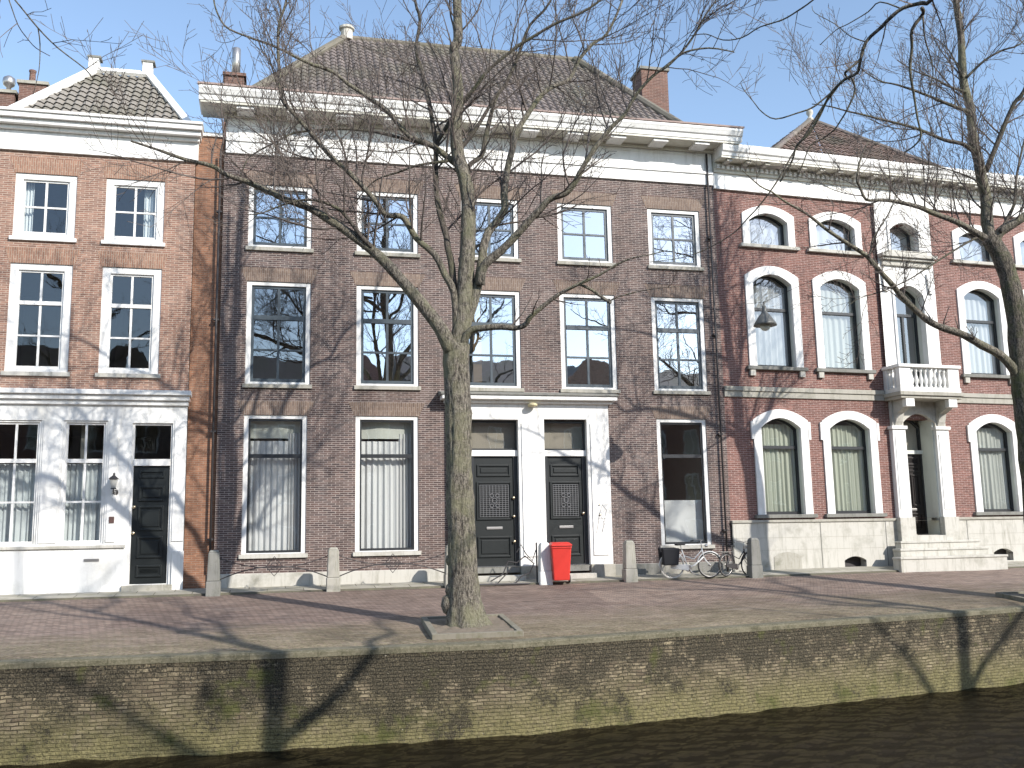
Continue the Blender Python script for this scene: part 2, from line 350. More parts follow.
def water_mat():
    m, t, b, o = newmat('canal_water'); tc = N(t, 'ShaderNodeTexCoord'); ob = tc.outputs['Object']
    b.inputs['Base Color'].default_value = (.012, .010, .006, 1); b.inputs['Roughness'].default_value = .6; b.inputs['Specular IOR Level'].default_value = 0
    g = N(t, 'ShaderNodeBsdfGlossy'); g.inputs['Roughness'].default_value = .03; g.inputs['Color'].default_value = (.85, .8, .75, 1)
    fr = N(t, 'ShaderNodeFresnel'); fr.inputs['IOR'].default_value = 1.33; ms = N(t, 'ShaderNodeMixShader')
    t.links.new(math_(t, 'MULTIPLY', fr.outputs[0], .52), ms.inputs[0]); t.links.new(b.outputs[0], ms.inputs[1]); t.links.new(g.outputs[0], ms.inputs[2]); t.links.new(ms.outputs[0], o.inputs[0])
    mp = N(t, 'ShaderNodeMapping'); mp.inputs['Scale'].default_value = (1, 2.2, 1); mp.inputs['Rotation'].default_value = (0, 0, R(-20)); t.links.new(ob, mp.inputs[0])
    n = math_(t, 'ADD', noise(t, mp.outputs[0], 12, 4, .7), math_(t, 'MULTIPLY', noise(t, mp.outputs[0], 1.2, 3), .9))
    bn = N(t, 'ShaderNodeBump'); bn.inputs['Strength'].default_value = 1; bn.inputs['Distance'].default_value = .02
    t.links.new(n, bn.inputs['Height']); t.links.new(bn.outputs[0], g.inputs['Normal']); t.links.new(bn.outputs[0], fr.inputs['Normal']); return m
STREET = street_mat()
rows = []; U = 0
for i, (q, f) in enumerate(zip(Q2, F2)):
    if i: U += math.hypot(q[0]-Q2[i-1][0], q[1]-Q2[i-1][1])
    W = math.hypot(f[0]-q[0], f[1]-q[1]); dx, dy = (f[0]-q[0])/W, (f[1]-q[1])/W
    r = []
    for k in range(25):
        s = .2+(W-.2)*k/24
        z = lerp(q[2], f[2], s/W)+.012*math.sin(U*1.3+s*1.1)*min(1, max(0, s-.4))*math.sin(s*.9)-(.04 if k == 0 else 0)
        r.append((q[0]+dx*s, q[1]+dy*s, z, U, s))
    r.append((f[0]+dx*14, f[1]+dy*14, f[2], U, W+14))
    rows.append(r)
tag(sheet(rows, 'street', STREET, True), kind='structure')
# coping and wall
mb = MB(); mb.uv = []; prof = [(.46, -.12), (.46, .012), (.03, .004), (.0, -.012), (-.012, -.03), (-.012, -.11)]
U = 0; UU = []
for i, q in enumerate(Q2):
    if i: U += math.hypot(q[0]-Q2[i-1][0], q[1]-Q2[i-1][1])
    UU.append(U)
def normal_at(i):
    f, q = F2[i], Q2[i]; a = Q2[max(0, i-1)]; c = Q2[min(len(Q2)-1, i+1)]; tx, ty = c[0]-a[0], c[1]-a[1]; L = math.hypot(tx, ty); return (-ty/L, tx/L)
for i, q in enumerate(Q2):
    nx, ny = normal_at(i)
    for j, (s, z) in enumerate(prof): mb.v.append((q[0]+nx*s, q[1]+ny*s, q[2]+z)); mb.uv.append((UU[i], s+z))
n = len(prof)
for i in range(len(Q2)-1):
    for k in range(n-1): mb.f.append((i*n+k, i*n+k+1, (i+1)*n+k+1, (i+1)*n+k))
def coping_mat():
    m, t, b, o = newmat('coping_stone'); tc = N(t, 'ShaderNodeTexCoord'); uv = tc.outputs['UV']
    k = N(t, 'ShaderNodeTexBrick'); t.links.new(uv, k.inputs['Vector'])
    for n_, v in (('Scale', 1), ('Brick Width', 1.15), ('Row Height', 3), ('Mortar Size', .009)): k.inputs[n_].default_value = v
    k.offset = 0; k.inputs['Color1'].default_value = (.19, .17, .115, 1); k.inputs['Color2'].default_value = (.15, .135, .09, 1); k.inputs['Mortar'].default_value = (.09, .08, .05, 1)
    n1 = noise(t, uv, 2.5, 7, .8); n2 = noise(t, uv, 18, 5, .8)
    c = mix(t, ramp(t, n1, [(.42, 0), (.6, .85)]), k.outputs['Color'], (.075, .07, .038)); c = mix(t, ramp(t, n2, [(.5, 0), (.62, .7)]), c, (.24, .215, .15))
    t.links.new(c, b.inputs['Base Color']); b.inputs['Roughness'].default_value = .9; bump(t, b, n2, .8, .03); return m
tag(mb.build('quay_coping', coping_mat()), kind='structure')
rows = []
random.seed(3)
for i, q in enumerate(Q2):
    nx, ny = normal_at(i)
    rows.append([(q[0]+nx*(.0+.07*k/12), q[1]+ny*(.0+.07*k/12)-.0, q[2]-.15-2.1*k/12 if k else q[2]-.1, UU[i], (-.15-2.1*k/12)) for k in range(13)])
for r in rows:
    for k in range(len(r)):
        x, y, z, u, v = r[k]; s = -.10*k/12; r[k] = (x, y+s, z, u, v)
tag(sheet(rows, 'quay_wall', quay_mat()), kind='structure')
# water sheet, near quay and the bank the photographer stands on
rgw = random.Random(9); WV = []
for _ in range(34):
    lam = rgw.uniform(.22, .95); a = R(-70)+rgw.gauss(0, .75); WV.append((math.cos(a)*2*math.pi/lam, math.sin(a)*2*math.pi/lam, rgw.uniform(0, 6.28), (.0052*lam)))
def wave(x, y): return sum(A_*math.sin(kx*x+ky*y+p_) for kx, ky, p_, A_ in WV)
mb = MB(); nx, ny = 330, 170; x0, x1, y0, y1 = -15, 24, 8, 29
for i in range(nx+1):
    x = lerp(x0, x1, i/nx)
    for k in range(ny+1):
        y = lerp(y0, y1, k/ny); e_ = min(1, i/8, (nx-i)/8, k/8, (ny-k)/8); mb.v.append((x, y, -1.62+wave(x, y)*e_))
for i in range(nx):
    for k in range(ny): a = i*(ny+1)+k; mb.f.append((a, a+ny+1, a+ny+2, a+1))
for (a, b, c, d) in ((-90, -15, -30, 70), (24, 90, -30, 70), (-15, 24, -30, 8), (-15, 24, 29, 70)): mb.add([(a, c, -1.62), (b, c, -1.62), (b, d, -1.62), (a, d, -1.62)], [(0, 1, 2, 3)])
tag(mb.build('canal_water', water_mat(), smooth=True), kind='structure')
mb = MB()
nq = [(-90, -8), (-8, 3.4), (4, 5.6), (14, 8.6), (40, 20), (90, 44)]
vs = []; fs = []
for x, y in nq: vs += [(x, y, -2.2), (x, y, 0), (x+8, -60, .15)]
for i in range(len(nq)-1): a = 3*i; fs += [(a, a+3, a+4, a+1), (a+1, a+4, a+5, a+2)]
mb.add(vs, fs); mb.uv = [(v[0], v[1]+10) for v in mb.v]
tag(mb.build('near_street', STREET), kind='structure')
mb = MB(); mb.add([(-500, -500, -2.4), (500, -500, -2.4), (500, 700, -2.4), (-500, 700, -2.4)], [(0, 1, 2, 3)])
tag(mb.build('ground', STONE_D), kind='structure')

# ------------------------------------------------------------------ facade building blocks (house-local: x along, y into the house, z up)
def wall_holes(mb, x0, x1, z0, z1, y, th, holes):
    xs = sorted({x0, x1} | {h[0] for h in holes} | {h[1] for h in holes}); zs = sorted({z0, z1} | {h[2] for h in holes} | {h[3] for h in holes})
    xs = [v for v in xs if x0 <= v <= x1]; zs = [v for v in zs if z0 <= v <= z1]
    for i in range(len(xs)-1):
        for k in range(len(zs)-1):
            cx, cz = (xs[i]+xs[i+1])/2, (zs[k]+zs[k+1])/2
            if any(h[0] < cx < h[1] and h[2] < cz < h[3] for h in holes): continue
            a, b, c, d = xs[i], xs[i+1], zs[k], zs[k+1]
            mb.add([(a, y, c), (b, y, c), (b, y, d), (a, y, d)], [(0, 1, 2, 3)])
            mb.add([(a, y+th, c), (b, y+th, c), (b, y+th, d), (a, y+th, d)], [(3, 2, 1, 0)])
    for a, b, c, d in holes:
        a, b, c, d = max(a, x0), min(b, x1), max(c, z0), min(d, z1)
        if a >= b or c >= d: continue
        mb.add([(a, y, c), (b, y, c), (b, y, d), (a, y, d), (a, y+th, c), (b, y+th, c), (b, y+th, d), (a, y+th, d)],
               [(0, 4, 5, 1), (1, 5, 6, 2), (2, 6, 7, 3), (3, 7, 4, 0)])
    return mb
def ring(mb, x0, x1, z0, z1, wx, wt, wb, y0, y1):
    mb.box(x0, x0+wx, y0, y1, z0, z1); mb.box(x1-wx, x1, y0, y1, z0, z1)
    mb.box(x0+wx, x1-wx, y0, y1, z1-wt, z1); mb.box(x0+wx, x1-wx, y0, y1, z0, z0+wb); return mb
def curtain_mb(x0, x1, z0, z1, y, n=9, amp=.035, seed=0):
    rg = random.Random(seed); mb = MB(); m = int(n*10); px = [x0+(x1-x0)*i/m for i in range(m+1)]; ph = [rg.uniform(0, 6) for _ in range(4)]
    for z, am in ((z0, 1), (lerp(z0, z1, .5), .85), (z1, .6)):
        for i, x in enumerate(px):
            s = (i/m)*n*2*math.pi
            mb.v.append((x, y+amp*am*(math.sin(s+ph[0])+.5*math.sin(s*.37+ph[1])+.4*math.sin(s*1.9+ph[2])), z))
    for r in range(2):
        for i in range(m): a = r*(m+1)+i; mb.f.append((a, a+1, a+m+2, a+m+1))
    return mb
def window(house, x0, x1, z0, z1, fm, sm, gm, fw=.13, sw=.05, cols=2, zb=(.5,), heavy=None, sill=None, curt=None, seed=0, yf=.03, fb=None, fdeep=.12, sillm=None, bars=.028):
    """rectangular window: frame > sash, glass, sill, curtain"""
    fr = ring(MB(), x0, x1, z0, z1, fw, fw*.85, fb if fb is not None else fw*.5, yf, yf+fdeep).build('window', fm, house, bevel=.006)
    a, b, c, d = x0+fw, x1-fw, z0+(fb if fb is not None else fw*.5), z1-fw*.85
    s = ring(MB(), a, b, c, d, sw, sw, sw*1.3, yf+.05, yf+.10)
    for i in range(1, cols):
        x = lerp(a, b, i/cols); s.box(x-bars, x+bars, yf+.055, yf+.095, c+sw*1.3, d-sw)
    for k, q in enumerate(zb):
        z = lerp(c, d, q); h = bars*1.8 if heavy == k else bars*.8; y_ = yf+.03 if heavy == k else yf+.052
        s.box(a+sw, b-sw, y_, yf+.098, z-h, z+h)
    s.build('sash', sm, fr)
    g = MB().add([(a, yf+.08, c), (b, yf+.08, c), (b, yf+.08, d), (a, yf+.08, d)], [(0, 1, 2, 3)]); g.build('glass', gm, fr)
    if sill: MB().box(x0-.06, x1+.06, -.07, .16, z0-.11, z0-.003).build('sill', sillm or STONE, fr, bevel=.01)
    if curt:
        for (u0, u1, v0, v1, mt, nn) in curt:
            curtain_mb(lerp(a, b, u0), lerp(a, b, u1), lerp(c, d, v0), lerp(c, d, v1), yf+.28, nn, seed=seed).build('curtain', mt, fr, smooth=True)
    return fr
def arch_pts(x0, x1, zs, rise, n=14):
    cx, hw = (x0+x1)/2, (x1-x0)/2
    return [(x0+(x1-x0)*i/n, zs+rise*(1-((x0+(x1-x0)*i/n-cx)/hw)**2)) for i in range(n+1)]
def arched_window(house, x0, x1, z0, zs, rise, gm, transom=None, curt=None, seed=0, surround=.25, head=True, y_in=.20):
    """white stone surround with a segmental head, set-back black sash"""
    inner = [(x0, z0)]+arch_pts(x0, x1, zs, rise)+[(x1, z0)]; s_ = surround
    oa = arch_pts(x0-s_, x1+s_, zs+s_*.9, rise+.03); outer = [(x0-s_, z0)]+oa+[(x1+s_, z0)]
    fr = MB().strip(outer, inner, -.05, .07).build('window_surround', WHITE, house)
    if head:
        oh = s_+.08
        for sx in (-1, 1):
            xa = x0-oh if sx < 0 else x1+s_-.002; MB().box(xa, xa+.082, -.065, .05, zs-.35, zs+s_*.72).build('shoulder_block', WHITE, fr)
    o2 = [(x0-.05, z0)]+arch_pts(x0-.05, x1+.05, zs+.05, rise)+[(x1+.05, z0)]
    MB().strip(o2, inner, .072, y_in+.1).build('reveal', REVEAL, fr)
    sw = .07; i2 = [(x0+sw, z0+sw)]+arch_pts(x0+sw, x1-sw, zs-sw*.4, rise*.95)+[(x1-sw, z0+sw)]
    sa = MB().strip(inner, i2, y_in, y_in+.07); sa.box(x0, x1, y_in-.002, y_in+.072, z0, z0+sw*1.3)
    if transom: sa.box(x0+sw, x1-sw, y_in-.02, y_in+.06, transom-.045, transom+.045)
    sa.build('sash', BLACK_S, fr)
    gp = [(p[0], y_in+.04, p[1]) for p in inner]; MB().add(gp, [tuple(range(len(gp)))]).build('glass', gm, fr)
    if curt:
        for (u0, u1, za, zb_, mt, nn) in curt:
            curtain_mb(lerp(x0, x1, u0), lerp(x0, x1, u1), za, zb_, y_in+.13, nn, seed=seed).build('curtain', mt, fr, smooth=True)
    return fr
def tiled_face(mb, bl, br, tr, tl, tw=.24, th=.30, amp=.03, step=.035, sub=6):
    """a pantiled slope: eave bl-br, top tl-tr (both level), displaced into rolls and courses"""
    bl, br, tr, tl = map(Vector, (bl, br, tr, tl)); ex = (br-bl); L = ex.length; ex.normalize()
    up = (tl-bl)-ex*((tl-bl).dot(ex)); H = up.length; up.normalize(); nrm = ex.cross(up).normalized()
    if nrm.z < 0: nrm = -nrm
    a0, a1 = (tl-bl).dot(ex), (tr-bl).dot(ex); nr = max(1, round(H/th)); hrow = H/nr; nx = int(L/tw*sub)
    for r in range(nr):
        base = len(mb.v)
        for e in (0, 1):
            v = (r+e)*hrow; q = v/H; xa, xb = a0*q, L+(a1-L)*q
            for i in range(nx+1):
                x = min(max(L*i/nx, xa), xb); ph = x/tw*2*math.pi
                wv = amp*(math.sin(ph)+.35*math.sin(2*ph+.6)); off = wv+(step if e == 0 else 0)
                mb.v.append(tuple(bl+ex*x+up*(v-(.02 if e == 0 else 0))+nrm*off))
        for i in range(nx): mb.f.append((base+i, base+i+1, base+nx+2+i, base+nx+1+i))
    return mb
def room(house, x0, x1, z0, floors, depth=5.0, parts=()):
    mb = MB(); top = floors[-1]
    mb.box(x0, x1, depth, depth+.1, z0, top)
    for z in [z0]+list(floors): mb.box(x0, x1, .5, depth, z-.12, z)
    for x in [x0, x1-.1]+list(parts): mb.box(x, x+.1, .45, depth, z0, top-.13)
    return mb.build('interior', ROOMM, house)
def panel_door(house, x0, x1, z0, z1, y, mat, panels, knob=None, slot=None, grille=None, name='door'):
    d = MB().box(x0, x1, y, y+.08, z0, z1).build(name, mat, house)
    W = x1-x0
    for (a, b, c, e) in panels:
        pa, pb = x0+W*a, x0+W*b; pc, pe = lerp(z0, z1, c), lerp(z0, z1, e)
        m = ring(MB(), pa, pb, pc, pe, .05, .05, .05, y-.035, y-.001); m.frustum((pa+pb)/2, y-.001, pc+.09, pe-.09, (pb-pa)/2-.09, .0, (pb-pa)/2-.09, .0)
        m.box(pa+.10, pb-.10, y-.02, y-.001, pc+.10, pe-.10) if pe-pc > .3 else None
        m.build('door_panel', mat, d, bevel=.008)
    if grille:
        a, b, c, e = grille; pa, pb, pc, pe = x0+W*a, x0+W*b, lerp(z0, z1, c), lerp(z0, z1, e); m = MB(); nx = 9; nz = 16
        for i in range(nx+1): x = lerp(pa, pb, i/nx); m.box(x-.006, x+.006, y-.05, y-.04, pc, pe)
        for i in range(nz+1): z = lerp(pc, pe, i/nz); m.box(pa, pb, y-.054, y-.044, z-.006, z+.006)
        cx, cz = (pa+pb)/2, (pc+pe)/2
        for (dx, dz, rr) in ((0, 0, .07), (-.08, .14, .05), (.08, .14, .05), (-.08, -.14, .05), (.08, -.14, .05)): m.torus((cx+dx, y-.06, cz+dz), rr, .012, 'y', 12, 5)
        m.build('grille', METAL if False else flat('door_grille_iron', (.16, .16, .165), .45, .3), d)
    if knob:
        for (kx, kz) in knob: MB().lathe(x0+W*kx, y-.09, [(.012, .09), (.014, .04), (.04, .03), (.045, .01), (.03, -.01)], 10, 'y', lerp(z0, z1, kz)).build('knob', BRASS, d, smooth=True)
    if slot: MB().box(x0+W*slot[0], x0+W*slot[1], y-.025, y-.003, lerp(z0, z1, slot[2])-.035, lerp(z0, z1, slot[2])+.035).build('letter_slot', METAL, d, bevel=.008)
    return d

# ================================================================== LEFT HOUSE
LHO = empty('brick_house', CO, aL, label='orange-brown brick house with white ground floor and grey tiled roof, left of the drainpipe', cat='house')
xl, xr = -6.35, -.76
wins = [(-7.45, -5.95)][:0]+[(-5.22, -3.72), (-3.0, -1.52)]
holes = []
for a, b in wins: holes += [(a, b, 9.07, 10.79), (a, b, 5.52, 8.36)]
mb = MB(); wall_holes(mb, xl, xr, 5.0, 11.42, 0, .3, holes)
mb.box(xl, xl+.28, .3, 9, -.4, 12.2); mb.box(xr-.28, xr, .3, 9, -.4, 12.2); mb.box(xl+.28, xr-.28, 8.7, 9, -.4, 12.2)
mb.build('wall', BR_L, LHO)
gh = [(-5.45, -4.25, 1.16, 4.28), (-3.74, -2.68, 1.16, 4.28), (-2.09, -1.10, -.4, 4.23)]
mb = MB(); wall_holes(mb, xl, xr, -.4, 4.68, -.06, .34, gh)
for a, b in ((xl, -5.5), (-4.2, -3.79), (-2.63, -2.42), (-1.05, xr)): mb.box(a, b, -.09, -.062, 1.2, 4.3)
mb.build('white_front', WHITE2, LHO)
for q_ in ((xl-.02, -2.16, -.12, -.062, -.4, 1.05), (-1.03, xr+.02, -.12, -.062, -.4, .95)): MB().box(*q_).build('plinth', WHITE2, LHO, bevel=.01)
mb = MB(); mb.box(xl-.02, -2.16, -.17, -.06, 1.052, 1.13); mb.build('sill_band', STONE_L, LHO, bevel=.01)
mb = MB(); mb.box(xl, xr+.02, -.14, .28, 4.682, 4.80); mb.box(xl, xr+.05, -.22, .28, 4.803, 4.93); mb.box(xl, xr+.09, -.3, .28, 4.933, 5.06); mb.build('cornice_band', WHITE, LHO, bevel=.012)
mb = MB(); mb.box(xl, -.69, -.05, .3, 11.38, 11.93); mb.box(xl, -.68, -.08, -.052, 11.38, 11.46); mb.build('frieze', WHITE, LHO, bevel=.006)
mb = MB(); mb.box(xl, -.66, -.16, .3, 11.933, 12.03); mb.box(xl, -.62, -.32, .3, 12.033, 12.16); mb.box(xl, -.58, -.42, .3, 12.163, 12.30); mb.box(xl, -.56, -.47, .3, 12.303, 12.38); mb.build('cornice', WHITE, LHO, bevel=.012)
for i, (a, b) in enumerate(wins):
    window(LHO, a, b, 9.07, 10.79, WHITE, WHITE, GL_L, fw=.19, sw=.05, cols=2, zb=(.5,), sill=1, curt=[(.0, .2, 0, 1, CURT_W, 3)] if i == 0 else [(.68, 1, 0, 1, CURT_W, 4)], seed=i, sillm=WHITE)
    window(LHO, a, b, 5.52, 8.36, WHITE, WHITE, GL_L, fw=.2, sw=.05, cols=2, zb=(.333, .667), heavy=1, sill=1, sillm=STONE_L)
    for zt in (10.79, 8.36):
        MB().add([(a-.03, -.006, zt), (b+.03, -.006, zt), (b+.16, -.006, zt+.42), (a-.16, -.006, zt+.42), (a-.03, .01, zt), (b+.03, .01, zt), (b+.16, .01, zt+.42), (a-.16, .01, zt+.42)],
                 [(0, 1, 2, 3), (0, 4, 5, 1), (1, 5, 6, 2), (2, 6, 7, 3), (3, 7, 4, 0)]).build('lintel', BR_LL, LHO)
MB().lathe(-2.32, .25, [(.03, 0), (.05, .05), (.02, .2), (.035, .33), (.005, .37)], 10, 'z', 5.66).build('ornament', CURT_W, LHO, smooth=True)
window(LHO, *gh[0], WHITE, WHITE, GL_L, fw=.06, sw=.05, cols=2, zb=(.34, .68), heavy=1, yf=-.02, curt=[(0, 1, 0, .66, CURT, 8)], seed=4)
window(LHO, *gh[1], WHITE, WHITE, GL_L, fw=.06, sw=.05, cols=2, zb=(.34, .68), heavy=1, yf=-.02, curt=[(0, 1, 0, .66, CURT, 8)], seed=5)
dz = MB(); ring(dz, -2.09, -1.10, .12, 4.23, .05, .05, .02, 0, .14); dz.box(-2.04, -1.15, -.03, .14, 3.13, 3.30); dfr = dz.build('door_frame', WHITE, LHO)
MB().add([(-2.04, .08, 3.30), (-1.15, .08, 3.30), (-1.15, .08, 4.18), (-2.04, .08, 4.18)], [(0, 1, 2, 3)]).build('glass', GL_L, dfr)
panel_door(LHO, -2.04, -1.15, .13, 3.12, .05, DOOR_D, [(.16, .86, .70, .83), (.16, .86, .90, .965), (.16, .86, .22, .40), (.16, .86, .06, .16), (.16, .86, .45, .66)], knob=[(.06, .43), (.06, .65)])
MB().box(-2.2, -1.0, -.2, .1, -.4, .12).build('doorstep', STONE, LHO, bevel=.01)
MB().box(-3.1, -2.75, -.145, -.122, .74, .80).build('letter_slot', METAL, LHO)
MB().box(-2.56, -2.44, -.115, -.092, 1.68, 1.84).build('name_plate', flat('plate_brown', (.12, .07, .06), .4), LHO)
room(LHO, xl+.3, xr-.3, .1, (4.5, 8.75, 11.9), parts=(-3.4,))
# wall lantern at the door
wl = empty('wall_lantern', CO+Matrix.Rotation(aL, 3, 'Z')@Vector((-2.46, -.1, 2.45)), aL, label='small black carriage lantern on the white wall beside the dark door', cat='wall lamp')
mb = MB(); mb.lathe(0, .01, [(.07, 0), (.09, .02), (.06, .03)], 12, 'y', 0); mb.tube([(0, 0, 0), (0, -.1, -.04), (0, -.18, .0), (0, -.2, .08)], .014, 6); mb.build('bracket', IRON, wl)
mb = MB(); mb.frustum(0, -.2, .1, .32, .05, .05, .09, .09); mb.build('lamp_glass', paint('lantern_glass', (.45, .45, .42), amt=.3, rough=.2), wl)
mb = MB(); mb.frustum(0, -.2, .321, .42, .12, .12, .02, .02); mb.lathe(0, -.2, [(.02, 0), (.03, .03), (.005, .07)], 8, 'z', .42); mb.frustum(0, -.2, .07, .099, .06, .06, .06, .06); mb.build('lamp_cap', IRON, wl)
# roof of the left house
mb = MB(); tiled_face(mb, (-5.45, .05, 12.38), (-.9, .05, 12.38), (-2.42, 2.55, 14.93), (-3.9, 2.55, 14.93), tw=.235, th=.33, amp=.028, step=.04)
mb.build('roof', TILE_G, LHO)
mb = MB()
mb.add([(-.9, .05, 12.36), (-.9, 8.5, 12.36), (-2.42, 6, 14.9), (-2.42, 2.55, 14.9), (-3.9, 2.55, 14.9), (-3.9, 6, 14.9), (-5.45, 8.5, 12.36), (-5.45, .05, 12.36), (-6.35, .1, 12.36), (-6.35, 8.9, 12.36)],
       [(0, 1, 2, 3), (3, 2, 5, 4), (4, 5, 6, 7), (1, 6, 5, 2), (7, 6, 9, 8)]); mb.build('roof_back', TILE_B, LHO)
def edge_board(mb, p, q, wdt, thk):
    p, q = Vector(p), Vector(q); d = (q-p).normalized(); n = Vector((0, -.7071, .7071)); s = d.cross(n).normalized()
    vs = []
    for c in (p, q):
        for a, b in ((-1, 0), (1, 0), (1, 1), (-1, 1)): vs.append(tuple(c+s*a*wdt/2+n*(b*thk)))
    mb.add(vs, [(0, 1, 2, 3), (7, 6, 5, 4), (0, 4, 5, 1), (1, 5, 6, 2), (2, 6, 7, 3), (3, 7, 4, 0)])
mb = MB(); edge_board(mb, (-5.62, .02, 12.33), (-3.86, 2.58, 15.0), .32, .07); edge_board(mb, (-.86, .02, 12.33), (-2.36, 2.58, 15.0), .2, .09); edge_board(mb, (-4.0, 2.54, 14.96), (-2.3, 2.54, 14.96), .26, .1)
mb.build('ridge_board', WHITE, LHO)
for x in (-3.88, -2.38):
    m = MB(); m.box(x-.14, x+.14, 2.45, 2.75, 14.9, 15.35); m.build('ridge_post', WHITE, LHO); m = MB(); m.box(x-.18, x+.2, 2.42, 2.8, 15.352, 15.41); m.build('post_cap', STONE_D, LHO)
def chimney(house, x0, x1, y0, y1, z0, z1, mat, capm, label=None):
    c = MB().box(x0, x1, y0, y1, z0, z1).build('chimney', mat, house); MB().box(x0-.06, x1+.06, y0-.06, y1+.06, z1+.002, z1+.1).build('chimney_cap', capm, c); return c
c = chimney(LHO, -6.22, -5.45, 4, 4.8, 12, 15.05, BR_CH, STONE); MB().lathe(-5.95, 4.4, [(.13, 0), (.1, .06), (.09, .45), (.11, .48), (.11, .52)], 12, 'z', 15.15).build('chimney_pot', BR_CH, c, smooth=True)
c = chimney(LHO, -7.1, -6.33, 4, 4.8, 11, 14.7, BR_CH, STONE); MB().lathe(-6.6, 4.4, [(.07, 0), (.07, .25), (.16, .32), (.19, .42), (.17, .55), (.08, .62), (.01, .64)], 14, 'z', 14.8).build('chimney_cowl', METAL, c, smooth=True)

# narrow orange brick strip between left and centre house
ST = empty('brick_house', CO, aL, label='narrow windowless strip of orange brick wall squeezed between the two left houses', cat='house')
MB().box(-.755, -.01, .12, 6, -.4, 12.2).build('wall', BR_LS, ST)
MB().box(-.755, -.01, .06, 6, 12.202, 12.32).build('cornice', WHITE, ST, bevel=.01)
MB().box(-.755, -.01, .05, .12, -.4, .32).build('plinth', BR_LS, ST)

# ================================================================== CENTRE HOUSE
CHO = empty('brick_house', CO, aC, label='wide purple-brown brick house with twin dark front doors under one white canopy', cat='house')
CW = 14.48
cx5 = [(.67, 2.37), (3.61, 5.33), (6.58, 8.27), (9.46, 11.15), (12.29, 13.97)]
holes = []
for a, b in cx5: holes += [(a, b, 9.10, 10.88), (a, b, 5.31, 8.14)]
gr = [(.67, 2.31), (3.60, 5.31), (12.30, 13.86)]
for a, b in gr: holes.append((a, b, .82, 4.48))
holes.append((6.16, 10.74, -.4, 4.42))
mb = MB(); wall_holes(mb, 0, CW, .33, 11.72, 0, .3, [h if h[2] > 0 else (h[0], h[1], .33, h[3]) for h in holes])
mb.box(0, .28, .3, 9.4, .33, 13.2); mb.box(CW-.28, CW, .3, 9.4, .33, 13.2); mb.box(.28, CW-.28, 9.1, 9.4, .33, 13.2)
mb.build('wall', BR_C, CHO)
for q_, m_ in (((0, 6.16, -.07, .3, -.5, .33), STONE_L), ((10.74, 12.2, -.07, .3, -.5, .33), STONE_D), ((12.21, 13.1, -.07, .3, -.5, .33), STONE), ((13.11, CW, -.07, .3, -.5, .33), STONE_D)): MB().box(*q_).build('plinth', m_, CHO, bevel=.015)
# entablature
mb = MB(); mb.box(.03, CW-.02, -.06, .3, 11.72, 12.12); mb.box(.03, CW-.02, -.10, -.062, 12.06, 12.14); mb.box(.03, CW-.02, -.04, .3, 12.142, 12.74); mb.build('frieze', WHITE, CHO, bevel=.006)
for a in (.35, 3.9, 7.5, 11.1):
    ring(MB(), a, a+3.1, 12.2, 12.68, .04, .04, .04, -.055, -.041).build('frieze_panel', WHITE, CHO)
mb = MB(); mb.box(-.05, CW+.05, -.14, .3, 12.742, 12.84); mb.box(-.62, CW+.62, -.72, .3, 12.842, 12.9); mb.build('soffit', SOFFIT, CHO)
mb = MB(); mb.prism_x([(.3, 12.902), (-.74, 12.902), (-.76, 13.04), (-.80, 13.06), (-.84, 13.16), (-.86, 13.2), (-.86, 13.27), (.3, 13.30)], -.67, CW+.69); mb.build('cornice', WHITE, CHO, bevel=.01)
mb = MB(); mb.prism_x([(-.70, 13.302), (-.88, 13.29), (-.9, 13.33), (-.70, 13.34)], -.70, CW+.72); mb.build('gutter', flat('gutter_pinkish', (.55, .42, .38), .7), CHO)
k = 0
for i in range(11):
    x = .55+i*1.335; MB().box(x-.24, x+.24, -.66, -.142, 12.76, 12.838).build('cornice_bracket', WHITE, CHO, bevel=.01)
for i, (a, b) in enumerate(cx5):
    window(CHO, a, b, 9.10, 10.88, WHITE, GREY_S, GL_C, fw=.13, sw=.075, cols=2, zb=(.5,), sill=1, bars=.034, sillm=STONE, seed=i)
    cur = [[(.05, .3, 0, .28, CURT_W, 3)], None, [(.0, .18, 0, 1, WOOD, 1)], None, None][i]
    window(CHO, a, b, 5.31, 8.14, WHITE, GREY_S, GL_C if i else glassmat('window_glass_clear', .25), fw=.13, sw=.075, cols=2, zb=(.333, .667), heavy=1, sill=1, bars=.034, sillm=STONE, seed=i)
    for zt in (10.88, 8.14):
        MB().add([(a-.03, -.006, zt), (b+.03, -.006, zt), (b+.2, -.006, zt+.38), (a-.2, -.006, zt+.38), (a-.03, .01, zt), (b+.03, .01, zt), (b+.2, .01, zt+.38), (a-.2, .01, zt+.38)],
                 [(0, 1, 2, 3), (0, 4, 5, 1), (1, 5, 6, 2), (2, 6, 7, 3), (3, 7, 4, 0)]).build('lintel', BR_CL, CHO)
for i, (a, b) in enumerate(gr):
    cu = [(0, .74, 0, .84, CURT_W, 7), (.74, 1, 0, .9, CURT, 4), (0, 1, .86, 1, REVEAL, 1)] if i < 2 else [(0, 1, 0, .36, CURT_W, 1)]
    window(CHO, a, b, .82, 4.48, WHITE, BLACK_S, GL_G, fw=.12, sw=.05, cols=1, zb=(.72,), heavy=0, sill=1, curt=cu, seed=7+i, fb=.03, sillm=STONE_L)
    zt = 4.48; MB().add([(a-.03, -.006, zt), (b+.03, -.006, zt), (b+.2, -.006, zt+.38), (a-.2, -.006, zt+.38), (a-.03, .01, zt), (b+.03, .01, zt), (b+.2, .01, zt+.38), (a-.2, .01, zt+.38)],
                 [(0, 1, 2, 3), (0, 4, 5, 1), (1, 5, 6, 2), (2, 6, 7, 3), (3, 7, 4, 0)]).build('lintel', BR_CL, CHO)
